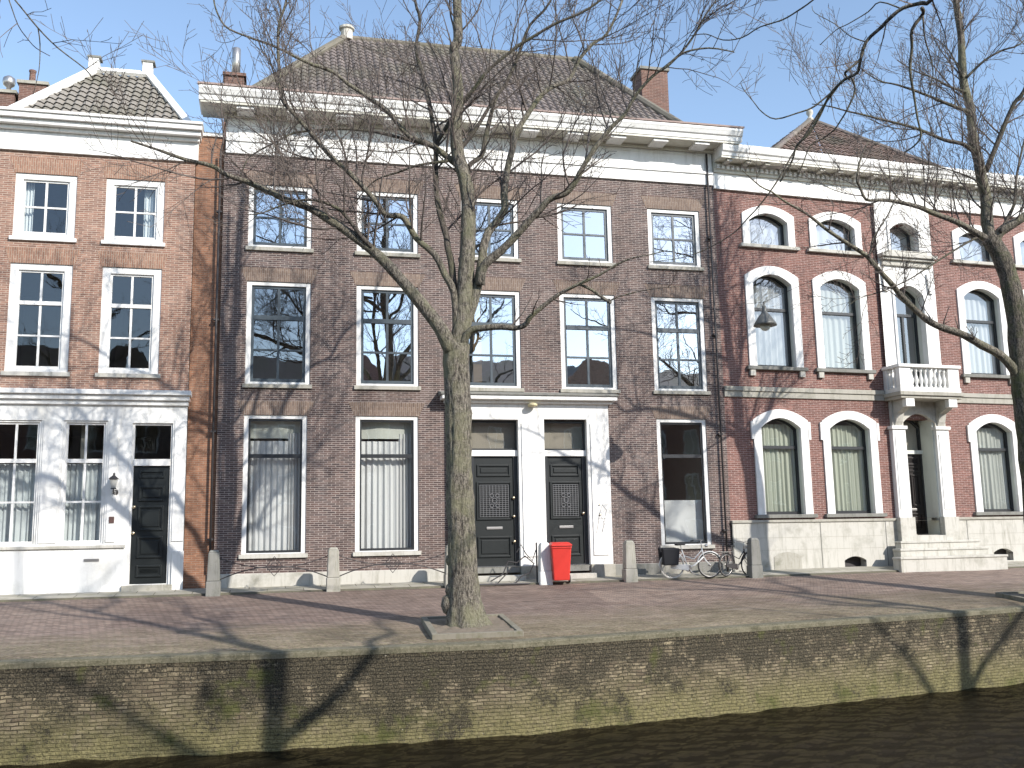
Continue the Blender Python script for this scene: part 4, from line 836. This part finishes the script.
# ------------------------------------------------------------------ bicycles
def bicycle(loc, rz, label, colm, bags, tilt=0):
    e = empty('bicycle', loc, rz, label=label, cat='bicycle'); e.rotation_euler = (tilt, 0, rz)
    for nm, x in (('rear_wheel', -.53), ('front_wheel', .55)):
        w_ = MB().torus((x, 0, .35), .335, .019, 'y', 32, 8).build('wheel', RUBBER if nm == 'front_wheel' or not bags else flat('cream_tyre', (.55, .53, .48), .7), e, smooth=True)
        MB().torus((x, 0, .35), .312, .011, 'y', 32, 6).build('rim', METAL, w_, smooth=True)
        m = MB()
        for k in range(18): q = k*math.pi/9; m.tube([(x, .02*(-1)**k, .35), (x+.31*math.cos(q), 0, .35+.31*math.sin(q))], .0022, 3)
        m.build('spokes', METAL, w_); MB().lathe(x, -.04, [(.02, 0), (.035, .01), (.02, .02), (.02, .06), (.035, .07), (.02, .08)], 10, 'y', .35).build('hub', METAL, w_)
        MB().torus((x, 0, .35), .365, .02, 'y', 20, 5, a0=R(20 if x < 0 else 30), a1=R(190 if x < 0 else 170)).build('mudguard', colm, e, smooth=True)
    m = MB(); BB = (-.08, 0, .28); ST_ = (-.25, 0, .78); HT = (.33, 0, .82); HB = (.38, 0, .58)
    m.tube([BB, ST_], .018, 8); m.tube([BB, (.12, 0, .36), HB], .024, 8); m.tube([(-.2, 0, .62), (.1, 0, .52), (HT[0], 0, .76)], .016, 8); m.tube([HT, HB], .022, 8)
    for s in (-.05, .05): m.tube([BB, (-.53, s, .35)], .01, 6); m.tube([(-.23, 0, .7), (-.53, s, .35)], .008, 6); m.tube([HB, (.45, s, .45), (.55, s, .35)], .012, 6)
    m.build('frame', colm, e, smooth=True)
    m = MB(); m.tube([ST_, (-.28, 0, .92)], .012, 8); m.build('seat_post', METAL, e)
    m = MB(); m.add([(-.42, -.1, .95), (-.42, .1, .95), (-.14, .025, .94), (-.14, -.025, .94), (-.42, -.1, .90), (-.42, .1, .90), (-.14, .02, .91), (-.14, -.02, .91)], [(0, 3, 2, 1), (4, 5, 6, 7), (0, 4, 7, 3), (1, 2, 6, 5), (0, 1, 5, 4), (2, 3, 7, 6)]); m.build('saddle', RUBBER, e, bevel=.02)
    m = MB(); m.tube([HT, (.31, 0, 1.02)], .012, 8); m.tube([(.12, -.28, 1.0), (.2, -.27, 1.02), (.33, -.14, 1.05), (.31, 0, 1.03), (.33, .14, 1.05), (.2, .27, 1.02), (.12, .28, 1.0)], .011, 8); m.build('handlebar', METAL, e, smooth=True)
    m = MB()
    for s in (-1, 1): m.tube([(.11, s*.28, 1.0), (.2, s*.27, 1.02)], .017, 8)
    m.build('grip', RUBBER, e)
    m = MB(); m.lathe(BB[0], -.06, [(.09, 0), (.1, .005), (.09, .01)], 20, 'y', .28); m.tube([(BB[0], -.07, .28), (BB[0]+.1, -.08, .15)], .009, 6); m.tube([(BB[0], .07, .28), (BB[0]-.1, .08, .41)], .009, 6); m.box(BB[0]+.06, BB[0]+.14, -.17, -.08, .14, .165); m.build('crank', METAL, e)
    m = MB(); m.add([(-.60, -.05, .40), (-.08, -.05, .38), (-.08, -.05, .21), (-.60, -.05, .29), (-.60, -.075, .40), (-.08, -.075, .38), (-.08, -.075, .21), (-.60, -.075, .29)], [(0, 1, 2, 3), (7, 6, 5, 4), (0, 4, 5, 1), (1, 5, 6, 2), (2, 6, 7, 3), (3, 7, 4, 0)]); m.build('chain_case', colm, e, bevel=.01)
    m = MB(); m.box(-.82, -.32, -.07, -.055, .74, .755); m.box(-.82, -.32, .055, .07, .74, .755)
    for x in (-.8, -.57, -.34): m.box(x, x+.015, -.055, .055, .742, .753)
    for s in (-.06, .06): m.tube([(-.7, s, .74), (-.53, s, .35)], .007, 5)
    m.build('luggage_rack', METAL, e)
    m = MB(); m.lathe(.42, 0, [(.02, 0), (.045, .02), (.05, .07), (.03, .08)], 10, 'x', .88); m.build('headlight', METAL, e)
    if bags:
        for s in (-1, 1):
            m = MB(); y0, y1 = (-.22, -.075) if s < 0 else (.075, .22); m.frustum(-.62, (y0+y1)/2, .38, .84, .21, .07, .25, .085); m.build('pannier_bag', NAVY, e, bevel=.03)
    return e
p = at(691, 577, 28.05); p.z = ground_z(p.x, p.y)+.03
bicycle(p, aC+R(-4), 'white bicycle with dark panniers parked below the frosted window', BIKE_W, True, tilt=R(3))
p = at(737, 573, 28.55); p.z = ground_z(p.x, p.y)+.04
b2 = bicycle(p, aC+R(25), 'small dark framed bicycle leaning behind the dark mossy post', IRON, False, tilt=R(4)); b2.scale = (.88, .88, .9)

# ------------------------------------------------------------------ tree pits
def pit(corners, label, zadd=.10):
    c = sum((Vector((x, y, 0)) for x, y in corners), Vector())/4; zc = ground_z(c.x, c.y)
    e = empty('tree_pit', (c.x, c.y, zc), 0, label=label, cat='tree pit')
    P = [Vector((x, y, ground_z(x, y)))-Vector((c.x, c.y, zc)) for x, y in corners]; m = MB()
    for i in range(4):
        a, b = P[i], P[(i+1) % 4]; ci = Vector((0, 0, 0)); d = (b-a).normalized(); nrm = Vector((-d.y, d.x, 0)).normalized()
        if nrm.dot(ci-a) < 0: nrm = -nrm
        o1 = d*(.122 if i % 2 else 0)
        a2, b2 = a+o1, b-o1; vs = []
        for q in (a2, b2): vs += [q+Vector((0, 0, -.15)), q+nrm*.12+Vector((0, 0, -.15)), q+nrm*.12+Vector((0, 0, zadd)), q+Vector((0, 0, zadd))]
        m.add(vs, [(0, 1, 2, 3), (7, 6, 5, 4), (0, 4, 5, 1), (1, 5, 6, 2), (2, 6, 7, 3), (3, 7, 4, 0)])
    m.build('pit_kerb', paint('mossy_kerb_stone', (.21, .19, .15), (.10, .10, .05), .9, .9, 4, .6), e, bevel=.012)
    ins = [p_*.93+Vector((0, 0, zadd-.035)) for p_ in P]; m = MB(); n = 10; rg = random.Random(5)
    for i in range(n+1):
        for k in range(n+1):
            q = ins[0].lerp(ins[1], i/n).lerp(ins[3].lerp(ins[2], i/n), k/n); m.v.append((q.x, q.y, q.z+rg.uniform(-.012, .018)))
    for i in range(n):
        for k in range(n): a = i*(n+1)+k; m.f.append((a, a+1, a+n+2, a+n+1))
    m.build('pit_soil', paint('pit_soil', (.20, .16, .12), (.10, .09, .05), .9, .95, 6, .8), e)
    return e
TC = Vector((-.93, 20.0, 0))
c0 = at(432, 638, 18.85); c1 = at(524, 635, 19.25); c3 = at(421, 619, 20.95); c2 = at(503, 615, 21.35)
pit([(c0.x, c0.y), (c1.x, c1.y), (c2.x, c2.y), (c3.x, c3.y)], 'raised stone kerbed tree pit around the trunk before the twin doors')
pit([(11.9, 25.4), (14.3, 26.2), (14.5, 24.9), (12.25, 24.1)][::-1], 'dark raised tree pit cut off by the right picture edge')

# ------------------------------------------------------------------ trees
def grow(mb, p, d, L, r, lvl, rg, droop=0., sides=4, minr=.0055, up=.05, dens=1.0):
    n = max(3, int(L/.22)); pts = [p.copy()]; dirs = [d.copy()]; st = L/n; q = p.copy(); v = d.normalized()
    for i in range(n):
        v = (v+Vector((rg.gauss(0, .11), rg.gauss(0, .11), rg.gauss(0, .09)+up-droop*i/n))).normalized(); q = q+v*st; pts.append(q.copy()); dirs.append(v.copy())
    rad = [max(minr, r*(1-.75*i/n)) for i in range(n+1)]
    mb.tube(pts, rad, sides if lvl < 2 else 3, closed=False)
    if lvl >= 3 or L < .25: return
    sp = {0: .42, 1: .26, 2: .17}[lvl]/dens; s = L*.15
    while s < L:
        i = min(n-1, int(s/st)); base = pts[i].lerp(pts[i+1], s/st-i); ax = dirs[i+1]
        pr = ax.orthogonal().normalized(); pr = (Matrix.Rotation(rg.uniform(0, 6.283), 3, ax)@pr)
        ang = rg.uniform(.5, 1.0); nd = (ax*math.cos(ang)+pr*math.sin(ang)+Vector((0, 0, .18))).normalized()
        grow(mb, base, nd, L*rg.uniform(.32, .6)*(1-.45*s/L), max(minr, rad[i]*.55), lvl+1, rg, droop, 4, minr, up, dens)
        s += sp*rg.uniform(.6, 1.5)
def limb(points, r0, r1, parent, mat, sides=8, name='limb', o_=Vector(), wob=.0, seed=0):
    """smooth tapered tube through the given points"""
    P = [Vector(p)-o_ for p in points]; out = []; rg = random.Random(seed)
    for i in range(len(P)-1):
        a = P[max(0, i-1)]; b = P[i]; c = P[i+1]; d = P[min(len(P)-1, i+2)]
        for k in range(3):
            t = k/3; out.append(.5*((2*b)+(c-a)*t+(2*a-5*b+4*c-d)*t*t+(3*b-a-3*c+d)*t*t*t))
    out.append(P[-1]); n = len(out); L = [0]
    for i in range(1, n): L.append(L[-1]+(out[i]-out[i-1]).length)
    rad = [lerp(r0, r1, (L[i]/L[-1])**.8)*(1+rg.uniform(-.06, .06)) for i in range(n)]
    return MB().tube(out, rad, sides, closed=True).build(name, mat, parent, smooth=True), out, rad
def dress(mb, out, rad, rg, s0=0., spacing=.5, Lr=(.7, 2.0), up=.05, dens=1.0, bias=Vector((0, 0, .45)), lvl=1, mr=.0048):
    tot = 0
    nxt = s0
    for i in range(1, len(out)):
        seg = (out[i]-out[i-1]); l = seg.length
        while nxt < tot+l:
            t = (nxt-tot)/l; base = out[i-1].lerp(out[i], t); ax = seg.normalized(); pr = Matrix.Rotation(rg.uniform(0, 6.283), 3, ax)@ax.orthogonal().normalized()
            nd = (ax*.55+pr+bias).normalized(); r = min(rad[i]*.45, .024); grow(mb, base, nd, rg.uniform(*Lr), max(.009 if mr > .004 else .005, r), lvl, rg, 0, 4, mr, up, dens); nxt += spacing*rg.uniform(.5, 1.5)
        tot += l
def px_limb(pts, D0, D1):
    n = len(pts)-1; return [at(x, y, lerp(D0, D1, i/n)) for i, (x, y) in enumerate(pts)]

# --- centre tree
DT = 20.2
T1 = empty('bare_tree', at(466, 622, DT), 0, label='leafless mossy tree in the raised pit before the twin doors', cat='tree'); o1 = T1.location.copy()
tp = [(469, 634), (466, 619), (464.5, 603), (463, 575), (461.5, 540), (460, 500), (459, 460), (458, 420), (457, 385), (456, 362), (456.5, 345)]
tr = [.46, .37, .33, .29, .275, .268, .262, .26, .26, .27, .28]
P = [at(x, y, DT)-o1 for x, y in tp]; P[0].z = -.25
m = MB(); rg = random.Random(2); out = []; rr = []
for i in range(len(P)-1):
    for k in range(10): out.append(P[i].lerp(P[i+1], k/10)); rr.append(lerp(tr[i], tr[i+1], k/10))
out.append(P[-1]); rr.append(tr[-1]); m.tube(out, rr, 44)
from mathutils import noise as mn
for i_ in range(len(m.v)):
    v_ = Vector(m.v[i_]); ring_ = i_//44; c_ = out[min(ring_, len(out)-1)]; d_ = (v_-c_); dn = d_.normalized(); ang_ = math.atan2(d_.y, d_.x)
    h_ = max(0, .9-v_.z); flare = .10*(h_/.9)**2.2*(1+.9*math.cos(5*ang_+1.0))
    m.v[i_] = tuple(v_+dn*(.030*mn.noise(Vector((dn.x*3.2, dn.y*3.2, v_.z*1.1)))+.020*mn.noise(Vector((dn.x*9, dn.y*9, v_.z*3.5)))+.012*mn.noise(Vector((dn.x*22, dn.y*22, v_.z*6)))+flare*.3))
# knobbly burrs on the left flank
for (x, y, r_) in ((448, 604, .20), (450, 590, .15), (449, 560, .12), (452, 575, .13), (449, 513, .09), (450, 418, .10), (466, 413, .10), (450, 398, .07), (447.5, 480, .06)):
    c = at(x, y, DT)-o1; m.lathe(c.x+.04, c.y-.03, [(.01, -r_*1.2), (r_*.7, -r_*.8), (r_*.95, -.02), (r_*.75, r_*.7), (.01, r_*1.1)], 9, 'z', c.z)
tk = m.build('trunk', BARK, T1, smooth=True)
LIMBS = [  # picture polyline, depth start/end, radius start/end, bark
 ([(457,350),(463,318),(466,274),(468,239),(468,200),(464,176),(458,155),(456,128),(458,89),(454,50),(458,39),(457,0),(456,-60),(460,-130)], 20.2, 20.6, .20, .06, BARK),
 ([(452,352),(440,328),(419,301),(399.5,278),(379.5,256.6),(352,235),(325,217),(305,206),(286,199.6),(266,190),(247,182),(225,174),(212,166),(184,159),(157,149.5),(131,141)], 20.1, 18.6, .17, .02, BARK),
 ([(457,338),(454,294),(444.5,274),(434.7,254.7),(417,239),(405,219.5),(397.6,215.6),(388,215.6),(382,211),(375.8,201.5),(364,188),(348.4,172),(333,158.6),(319,143),(307.4,129),(293.8,113.7),(282,99),(279,68),(278,39),(280,19.5),(286,2),(290,-40)], 20.2, 19.0, .085, .02, BARK),
 ([(458,330),(452,268),(448,249),(446,235),(440.5,215.6),(436.6,194.5),(435.7,167),(435.7,144),(431.8,118),(427,93),(422,72.4),(416,49),(420,20),(415,0),(412,-50)], 20.3, 21.2, .085, .025, BARK_D),
 ([(436,144),(438.6,139.8),(458,108.6),(473.8,89),(489,69.5),(516.7,47),(536,35),(555.8,23.4),(583,11.8),(604,-4),(630,-40)], 20.9, 19.6, .055, .02, BARK_D),
 ([(457,165),(432.7,146),(409,136),(387.5,111),(366,95.7),(348,84),(333,72),(305,61.5),(276,47),(254,39),(229,29),(219.5,17.6),(214,2),(212,-20)], 20.5, 19.2, .075, .012, BARK),
 ([(434,146),(409,140),(375.8,132),(348,129),(321,130),(294,133),(278,141),(258.6,151),(247,160),(240,178)], 20.6, 19.4, .045, .012, BARK_D),
 ([(372,247),(361,236),(348.4,219),(337,208),(317,200.6),(297.7,200.6),(280,206),(262,213),(246,215)], 19.6, 18.9, .055, .01, BARK_D),
 ([(448,161),(419,165),(399,172),(376,180),(360,196),(349,212)], 20.4, 21, .035, .01, BARK_D),
 ([(462,335),(474,300),(481.6,264.5),(483.5,247),(489,231),(497,221.5),(505,207.8),(504,194.5),(507,171),(512.8,147.7),(516.7,132),(526.5,116),(540,97),(552,87),(569.5,79),(578.7,60),(593.8,43),(606.7,34),(621.7,2),(630,-30)], 20.2, 21.4, .12, .02, BARK),
 ([(480,285),(484,266),(501,250.8),(516.7,235),(528.4,221.5),(540,209.8),(550,199),(566.5,192.8),(576.5,180),(582,169),(594,149.6),(612,126.7),(624.8,114),(635,96),(652.8,76),(668,65.7),(683.2,53),(708.6,48),(734,52)], 20.2, 18.4, .10, .012, BARK),
 ([(660,71),(680,54),(695,34),(706,14),(716,0),(728,-25)], 18.9, 18.6, .028, .012, BARK),
 ([(464,190),(468,167),(481.6,155.5),(485.5,138),(491,114.5),(497,95),(505,85),(516.7,60),(520.6,49),(530,25),(550,2),(562,-40)], 20.4, 20.8, .065, .02, BARK_D),
 ([(458,152),(473.8,132),(489.4,106.6),(498,92)], 20.4, 20.3, .05, .035, BARK_D),
 ([(462,345),(470,331),(484,328),(501,327),(516.7,328),(526,324),(530.4,317),(544,305.5),(559.7,293.8),(579,284),(599,275),(618.6,263.5),(634,257.6),(650,254.7),(668,250)], 20.1, 18.7, .085, .008, BARK),
 ([(579,284),(592,290),(603,298),(611,303)], 19.3, 19.2, .03, .035, BARK), ([(608,302),(618,297),(641,291),(660,288),(688,286)], 19.2, 19.0, .016, .005, BARK_D),
]
T1tw = MB(); rg = random.Random(11)
for i, (pl_, d0, d1, r0, r1, bm) in enumerate(LIMBS):
    o, out, rad = limb(px_limb(pl_, d0, d1), r0, r1, T1, bm, 8 if r0 > .05 else 6, o_=o1, seed=i)
    low = i in (14, 15, 16)
    if low: dress(T1tw, out, rad, rg, 1.2, .55, (.3, .9), bias=Vector((0, 0, .3)), dens=.6, lvl=2)
    else: dress(T1tw, out, rad, rg, {1: 2.6, 2: 2.2, 3: 2.2, 9: 1.8, 10: 1.8, 0: 2.4}.get(i, .3), .46 if i in (0, 3, 4, 5, 12, 13) else .31, (.9, 3.0), up=.05, dens=1.0 if i in (0, 3, 12, 13) else 1.15)
T1tw.build('twigs', TWIG, T1)

# --- right tree
T2 = empty('bare_tree', at(1048, 597, 24.7), 0, label='leafless tree at the right edge with a long limb across the red house', cat='tree'); o2 = T2.location.copy()
RT = 24.7
L2 = [
 ([(1050,612),(1048,597),(1044,560),(1037,500),(1030,440),(1025,400),(1021,369),(1017.5,324),(1011,287),(1001.5,257),(989,238)], RT, RT, .40, .21, BARK_T, 'trunk'),
 ([(991,242),(987,222),(986,199),(981,175.6),(978.5,160),(974,144),(971.4,123),(970,106),(964,85),(962,60),(961,35),(958,15),(956,0),(952,-60),(955,-130)], RT, 24.5, .16, .05, BARK, 'limb'),
 ([(993,243),(1000,232),(1012,224),(1030,212),(1060,180),(1080,120)], RT, 24.2, .14, .05, BARK, 'limb'),
 ([(985.5,172),(997,144),(1006.6,120),(1015,102),(1024,91),(1034,60),(1040,0)], RT, 23.8, .075, .03, BARK_D, 'limb'),
 ([(989,240),(973,231),(958,222.5),(933,213),(919,207),(895,201.4),(880,200),(866,199.5),(859.6,186),(857,180),(860,160),(868,142)], RT, 23.2, .10, .015, BARK, 'limb'),
 ([(1018,378),(1011,366),(999,354),(981.7,345),(962,334),(937,325.5),(920,314),(900,294.6),(893,285.5),(877,268),(865.5,255),(846,242.5),(826,229),(807,214),(785,201.5),(772,192),(760,186),(742,170)], RT, 22.2, .13, .012, BARK, 'limb'),
 ([(868,257),(871,250),(873,238.6),(883,223),(893,205),(899,190)], 22.9, 22.8, .03, .008, BARK_D, 'limb'),
 ([(986,233),(970,241),(958,248),(936,262),(912,277.7),(893,287),(876,293),(857.7,299),(848,306)], RT, 23.4, .035, .007, BARK_D, 'limb'),
 ([(969,112),(943,102),(926.4,95),(898,85),(880,81),(862,70)], 24.5, 24.0, .055, .012, BARK_D, 'limb'),
 ([(966,92),(950,86.7),(933.5,78),(915,71),(897,60)], 24.5, 24.0, .04, .01, BARK_D, 'limb'),
 ([(974,152),(963,144),(944.7,140),(925,131.7),(908,126),(880,119),(863,114.7),(846.7,111),(830,106.5),(812,104)], 24.6, 23.6, .06, .012, BARK_D, 'limb'),
 ([(963,78),(950,52),(938,40),(925,31)], 24.5, 24.8, .03, .008, BARK_D, 'limb'),
 ([(966,78),(985,60),(1003,50),(1020,44),(1045,20)], 24.5, 24.4, .04, .012, BARK_D, 'limb'),
 ([(986,197),(975,180),(950,170),(935,166),(920,160)], 24.6, 24.0, .03, .008, BARK_D, 'limb'),
 ([(1000,232),(1014,205),(1016,180),(1022,150),(1030,120)], 24.5, 25, .05, .02, BARK_D, 'limb'),
]
tw = MB(); rg = random.Random(5)
for i, (pl_, d0, d1, r0, r1, bm, nm) in enumerate(L2):
    o, out, rad = limb(px_limb(pl_, d0, d1), r0, r1, T2, bm, 14 if nm == 'trunk' else 7, name=nm, o_=o2, seed=i+40)
    if nm != 'trunk': dress(tw, out, rad, rg, {5: 1.6, 2: .5}.get(i, .4), .27 if i != 5 else .5, (.8, 2.4) if i != 5 else (.4, 1.2), up=.07, dens=1.4)
tw.build('twigs', TWIG, T2)

# --- trees on the photographer's side: only their hanging branch ends reach into the picture, their shadows fall across the canal
def near_tree(x, y, label, H, lims, seed, r=.30, extra=()):
    e = empty('bare_tree', (x, y, 0), 0, label=label, cat='tree', group=None); rg = random.Random(seed); tw = MB()
    tp = [Vector((x, y, -.1)), Vector((x, y, 1)), Vector((x+rg.uniform(-.1, .1), y, 4)), Vector((x, y, 8)), Vector((x+.1, y+.1, 12)), Vector((x+.2, y, 16)), Vector((x, y, H))]
    limb(tp, r*1.25, .06, e, BARK, 12, 'trunk', e.location, seed=seed)
    for k, (z0, az, L, rise) in enumerate(lims):
        a = R(az); p0 = Vector((x, y, z0)); P = [p0]
        for j in range(1, 6): t = j/5; P.append(p0+Vector((math.cos(a)*L*t, math.sin(a)*L*t, rise*(t**1.1)))+Vector((rg.uniform(-.25, .25), rg.uniform(-.25, .25), rg.uniform(-.2, .2))))
        o, out, rad = limb(P, .13 if z0 < 13 else .09, .025, e, BARK_D, 6, 'limb', e.location, seed=seed*10+k); dress(tw, out, rad, rg, 1.2, .5, (.9, 2.6), dens=.8)
    for (pts, r0, r1, tsp) in extra:
        o, out, rad = limb(pts, r0*.85, r1, e, BARK, 8, 'limb', e.location, seed=seed+77); 
        if tsp: dress(tw, out, rad, rg, 1.0, tsp, (.25, .8), dens=.9, bias=Vector((-.2, 0, .25)), up=.01, lvl=2, mr=.0028)
    tw.build('twigs', TWIG, e); return e
def npx(pts, D0, D1, pre=()): return list(pre)+px_limb(pts, D0, D1)
A = Vector((8.75, 6.0, 0))
exA = [
 (npx([(931,0),(921.5,3),(903,8),(889,19),(882,26.6),(866,42),(860,62.5),(857,73),(844,80),(832,92),(825.6,103),(819,117),(808,135),(797,145),(792,161),(780,182)], 9.0, 10.2, [A+Vector((0, 0, 9.0)), A+Vector((-1.6, 1.2, 9.6)), A+Vector((-3.4, 2.3, 8.6)), at(960, -40, 8.8)]), .075, .009, .35),
 (npx([(922,8),(923,14),(912,29.7),(912,47),(910,70),(913.7,93.7),(917.6,119),(921,136),(914,146),(905,152)], 9.1, 9.8), .022, .008, .4),
 (npx([(923,15.6),(925,39),(931,59),(933,75),(928,94)], 9.1, 9.4), .012, .005, .4),
 (npx([(832,92),(822.5,100),(811.6,108),(797.5,113),(775.6,119),(762,112),(753.7,102),(744,90),(741,84)], 10.0, 10.3), .014, .004, .28),
 (npx([(852,78),(855,90.6),(847.5,109),(841,120),(834,130),(822,139),(810,146),(804,161),(798,176)], 9.7, 10.2), .014, .005, .35),
 (npx([(838,86),(822,108),(808,131),(795,150),(776,183),(759,206),(747,219),(735,232),(716,244),(697,253),(677,258.6),(650,262)], 10.2, 11.5), .016, .004, .5),
 (npx([(860,60),(848,70),(845,74),(850,80)], 9.6, 9.7), .016, .012, None),
 (npx([(813,0),(797.5,11),(782,20),(760,27),(742,37.6),(723,40),(706,34),(690,36)], 9.3, 10.2, [A+Vector((-3.4, 2.3, 8.6)), at(850, -60, 9), at(835, -20, 9.2)]), .02, .005, .3),
 (npx([(902,9),(880,2),(868,12),(848,24),(836,30),(820,45)], 9.2, 9.6), .01, .004, .3),
 (npx([(866,42),(850,36),(835,24),(815,13),(812,6)], 9.4, 9.8), .008, .003, .25),
]
near_tree(A.x, A.y, 'leafless near-bank tree whose long drooping branch reaches into the upper right sky', 19,
          [(8.9, 40, 4.5, 3.5), (8.3, 205, 3.5, 3.2), (11, 100, 4, 2.6), (12.5, 330, 4, 3), (14, 160, 4, 2.5), (15, 60, 3.5, 2.2), (16.5, 250, 3, 2), (17, 10, 3, 1.8)], 21, .27, exA)
near_tree(24.1, 10.0, 'tall leafless near-bank tree off to the right, seen only by its shadow', 19.5,
          [(9.4, 20, 3.8, 4.2), (8.6, 190, 4.2, 4.2), (11.5, 150, 4.5, 2.6), (12.5, 300, 4, 3), (14, 60, 4, 2.5), (15, 220, 3.5, 2.2), (16.5, 100, 3, 2), (17, 340, 3, 1.8)], 22, .30)
exC = [(npx([(15,0),(38,28),(58,48),(84,68),(94,80)], 9, 9.6, [Vector((-9.2, 4, 7.0)), Vector((-6.6, 6.6, 7.6)), at(-20, -40, 8.6)]), .022, .006, .3),
       (npx([(9,0),(18,25),(27,38),(36,48),(50,56)], 9, 9.4, [at(-20, -40, 8.6), at(-2, -30, 9)]), .009, .004, .3), (npx([(38,28),(40,44),(39,70),(33,95)], 9.2, 9.4), .008, .003, .3)]
near_tree(-9.2, 4.0, 'leafless tree on the near bank whose thin branch ends hang into the upper left sky', 16,
          [(7.0, 120, 3.5, 3.2), (8.5, 230, 3.5, 3), (10, 20, 3.5, 2.4), (11.5, 300, 3, 2), (13, 160, 3, 2)], 23, .24, exC)

# ------------------------------------------------------------------ hanging street lamp on its cable
lp = at(764, 306, 25.3); e = empty('hanging_lamp', lp, 0, label='grey conical street lamp hanging from a cable before the red house', cat='street lamp')
m = MB(); m.lathe(0, 0, [(.0, .02), (.05, 0), (.06, -.12), (.09, -.2), (.15, -.26), (.28, -.46), (.30, -.52), (.24, -.52)], 20); m.build('lamp_shade', flat('lamp_grey', (.13, .13, .12), .5), e, smooth=True)
m = MB(); m.lathe(0, 0, [(.14, -.52), (.12, -.6), (.05, -.65), (.01, -.66)], 14); m.build('bulb_cover', REVEAL, e, smooth=True)
wa, wb_ = loc2w(CO, aC, 14.4, -.02, 7.9)-lp, Vector((15.5, 8.6, 9.6))-lp
m = MB(); wl_ = loc2w(RO, aR, 5.5, -.05, 8.1)-lp
m.tube([wa, (0, 0, .1), wb_], .006, 4); m.build('cable', IRON, e); m = MB(); m.tube([(0, 0, .12), (0, 0, 0)], .015, 6); m.build('hanger', IRON, e)

# ------------------------------------------------------------------ houses across the canal (they show in the window reflections)
def far_house(x, w_, h, gable, matw, label, y=-15, rz=R(188)):
    e = empty('brick_house', (x, y, .1), rz, label=label, cat='house'); holes = []
    nb = max(2, int(w_/2.6)); st_ = w_/nb; nf = int(h/3.5)
    for i in range(nb):
        for f_ in range(nf): holes.append((i*st_+st_*.28-w_/2, (i+1)*st_-st_*.28-w_/2, .9+f_*3.5, 3.0+f_*3.5))
    m = MB(); wall_holes(m, -w_/2, w_/2, -.2, h, 0, .3, holes); m.box(-w_/2, -w_/2+.3, .3, 8, -.2, h); m.box(w_/2-.3, w_/2, .3, 8, -.2, h); m.box(-w_/2+.3, w_/2-.3, 7.7, 8, -.2, h)
    if gable: m.prism_y([(-w_/2, h), (w_/2, h), (w_*.28, h+2.2), (w_*.12, h+3.6), (-w_*.12, h+3.6), (-w_*.28, h+2.2)], 0, .3)
    m.build('wall', matw, e)
    for a, b, c, d in holes:
        o = ring(MB(), a, b, c, d, .1, .1, .1, .05, .15); o.box((a+b)/2-.03, (a+b)/2+.03, .06, .14, c, d); o = o.build('window', WHITE, e)
        MB().add([(a, .12, c), (b, .12, c), (b, .12, d), (a, .12, d)], [(0, 1, 2, 3)]).build('glass', GL_L, o)
    MB().box(-w_/2+.3, w_/2-.3, 3, 3.1, 0, h-.1).build('interior', ROOMM, e)
    m = MB(); hh = 3.6 if gable else 2.6
    if gable: m.prism_y([(-w_/2-.1, h), (w_/2+.1, h), (0, h+hh+.3)], .32, 8)
    else: m.prism_x([(-.35, h), (8.3, h), (4, h+hh)], -w_/2, w_/2)
    m.build('roof', TILE_B, e)
xx = -34
for i, (w_, h, g_) in enumerate([(9, 9.5, 0), (6.5, 9, 1), (10, 10.2, 0), (6, 8.6, 1), (8, 10, 0), (6.5, 8.8, 1), (11, 10.5, 0), (7, 9, 1), (12, 10, 0), (8, 9.4, 1), (11, 10.2, 0), (9, 9.6, 1), (14, 10.4, 0)]):
    cx_ = xx+w_/2
    far_house(cx_, w_, h+2.6, g_, [BR_C, BR_L, BR_R][i % 3], 'house number %d behind the viewpoint' % i, y=-15+.15*cx_, rz=R(188)); xx += w_+.05
_lab = ['wide low brick house, first from the left of the row behind the viewpoint', 'narrow orange gabled house second in the row behind the viewpoint', 'wide red house third in the row behind the viewpoint',
        'narrow brown gabled house fourth in the row behind the viewpoint', 'orange brick house fifth in the row behind the viewpoint', 'narrow red gabled house sixth in the row behind the viewpoint',
        'broad brown house seventh in the row behind the viewpoint', 'orange gabled house eighth in the row behind the viewpoint', 'wide red house ninth in the row behind the viewpoint', 'brown gabled house tenth in the row behind the viewpoint',
        'wide orange house eleventh in the row behind the viewpoint', 'red gabled house twelfth in the row behind the viewpoint', 'widest brown house last in the row behind the viewpoint']
k = 0
for o in list(bpy.data.objects):
    if o.parent is None and str(o.get('label', '')).startswith('house number'): o['label'] = _lab[k]; k += 1
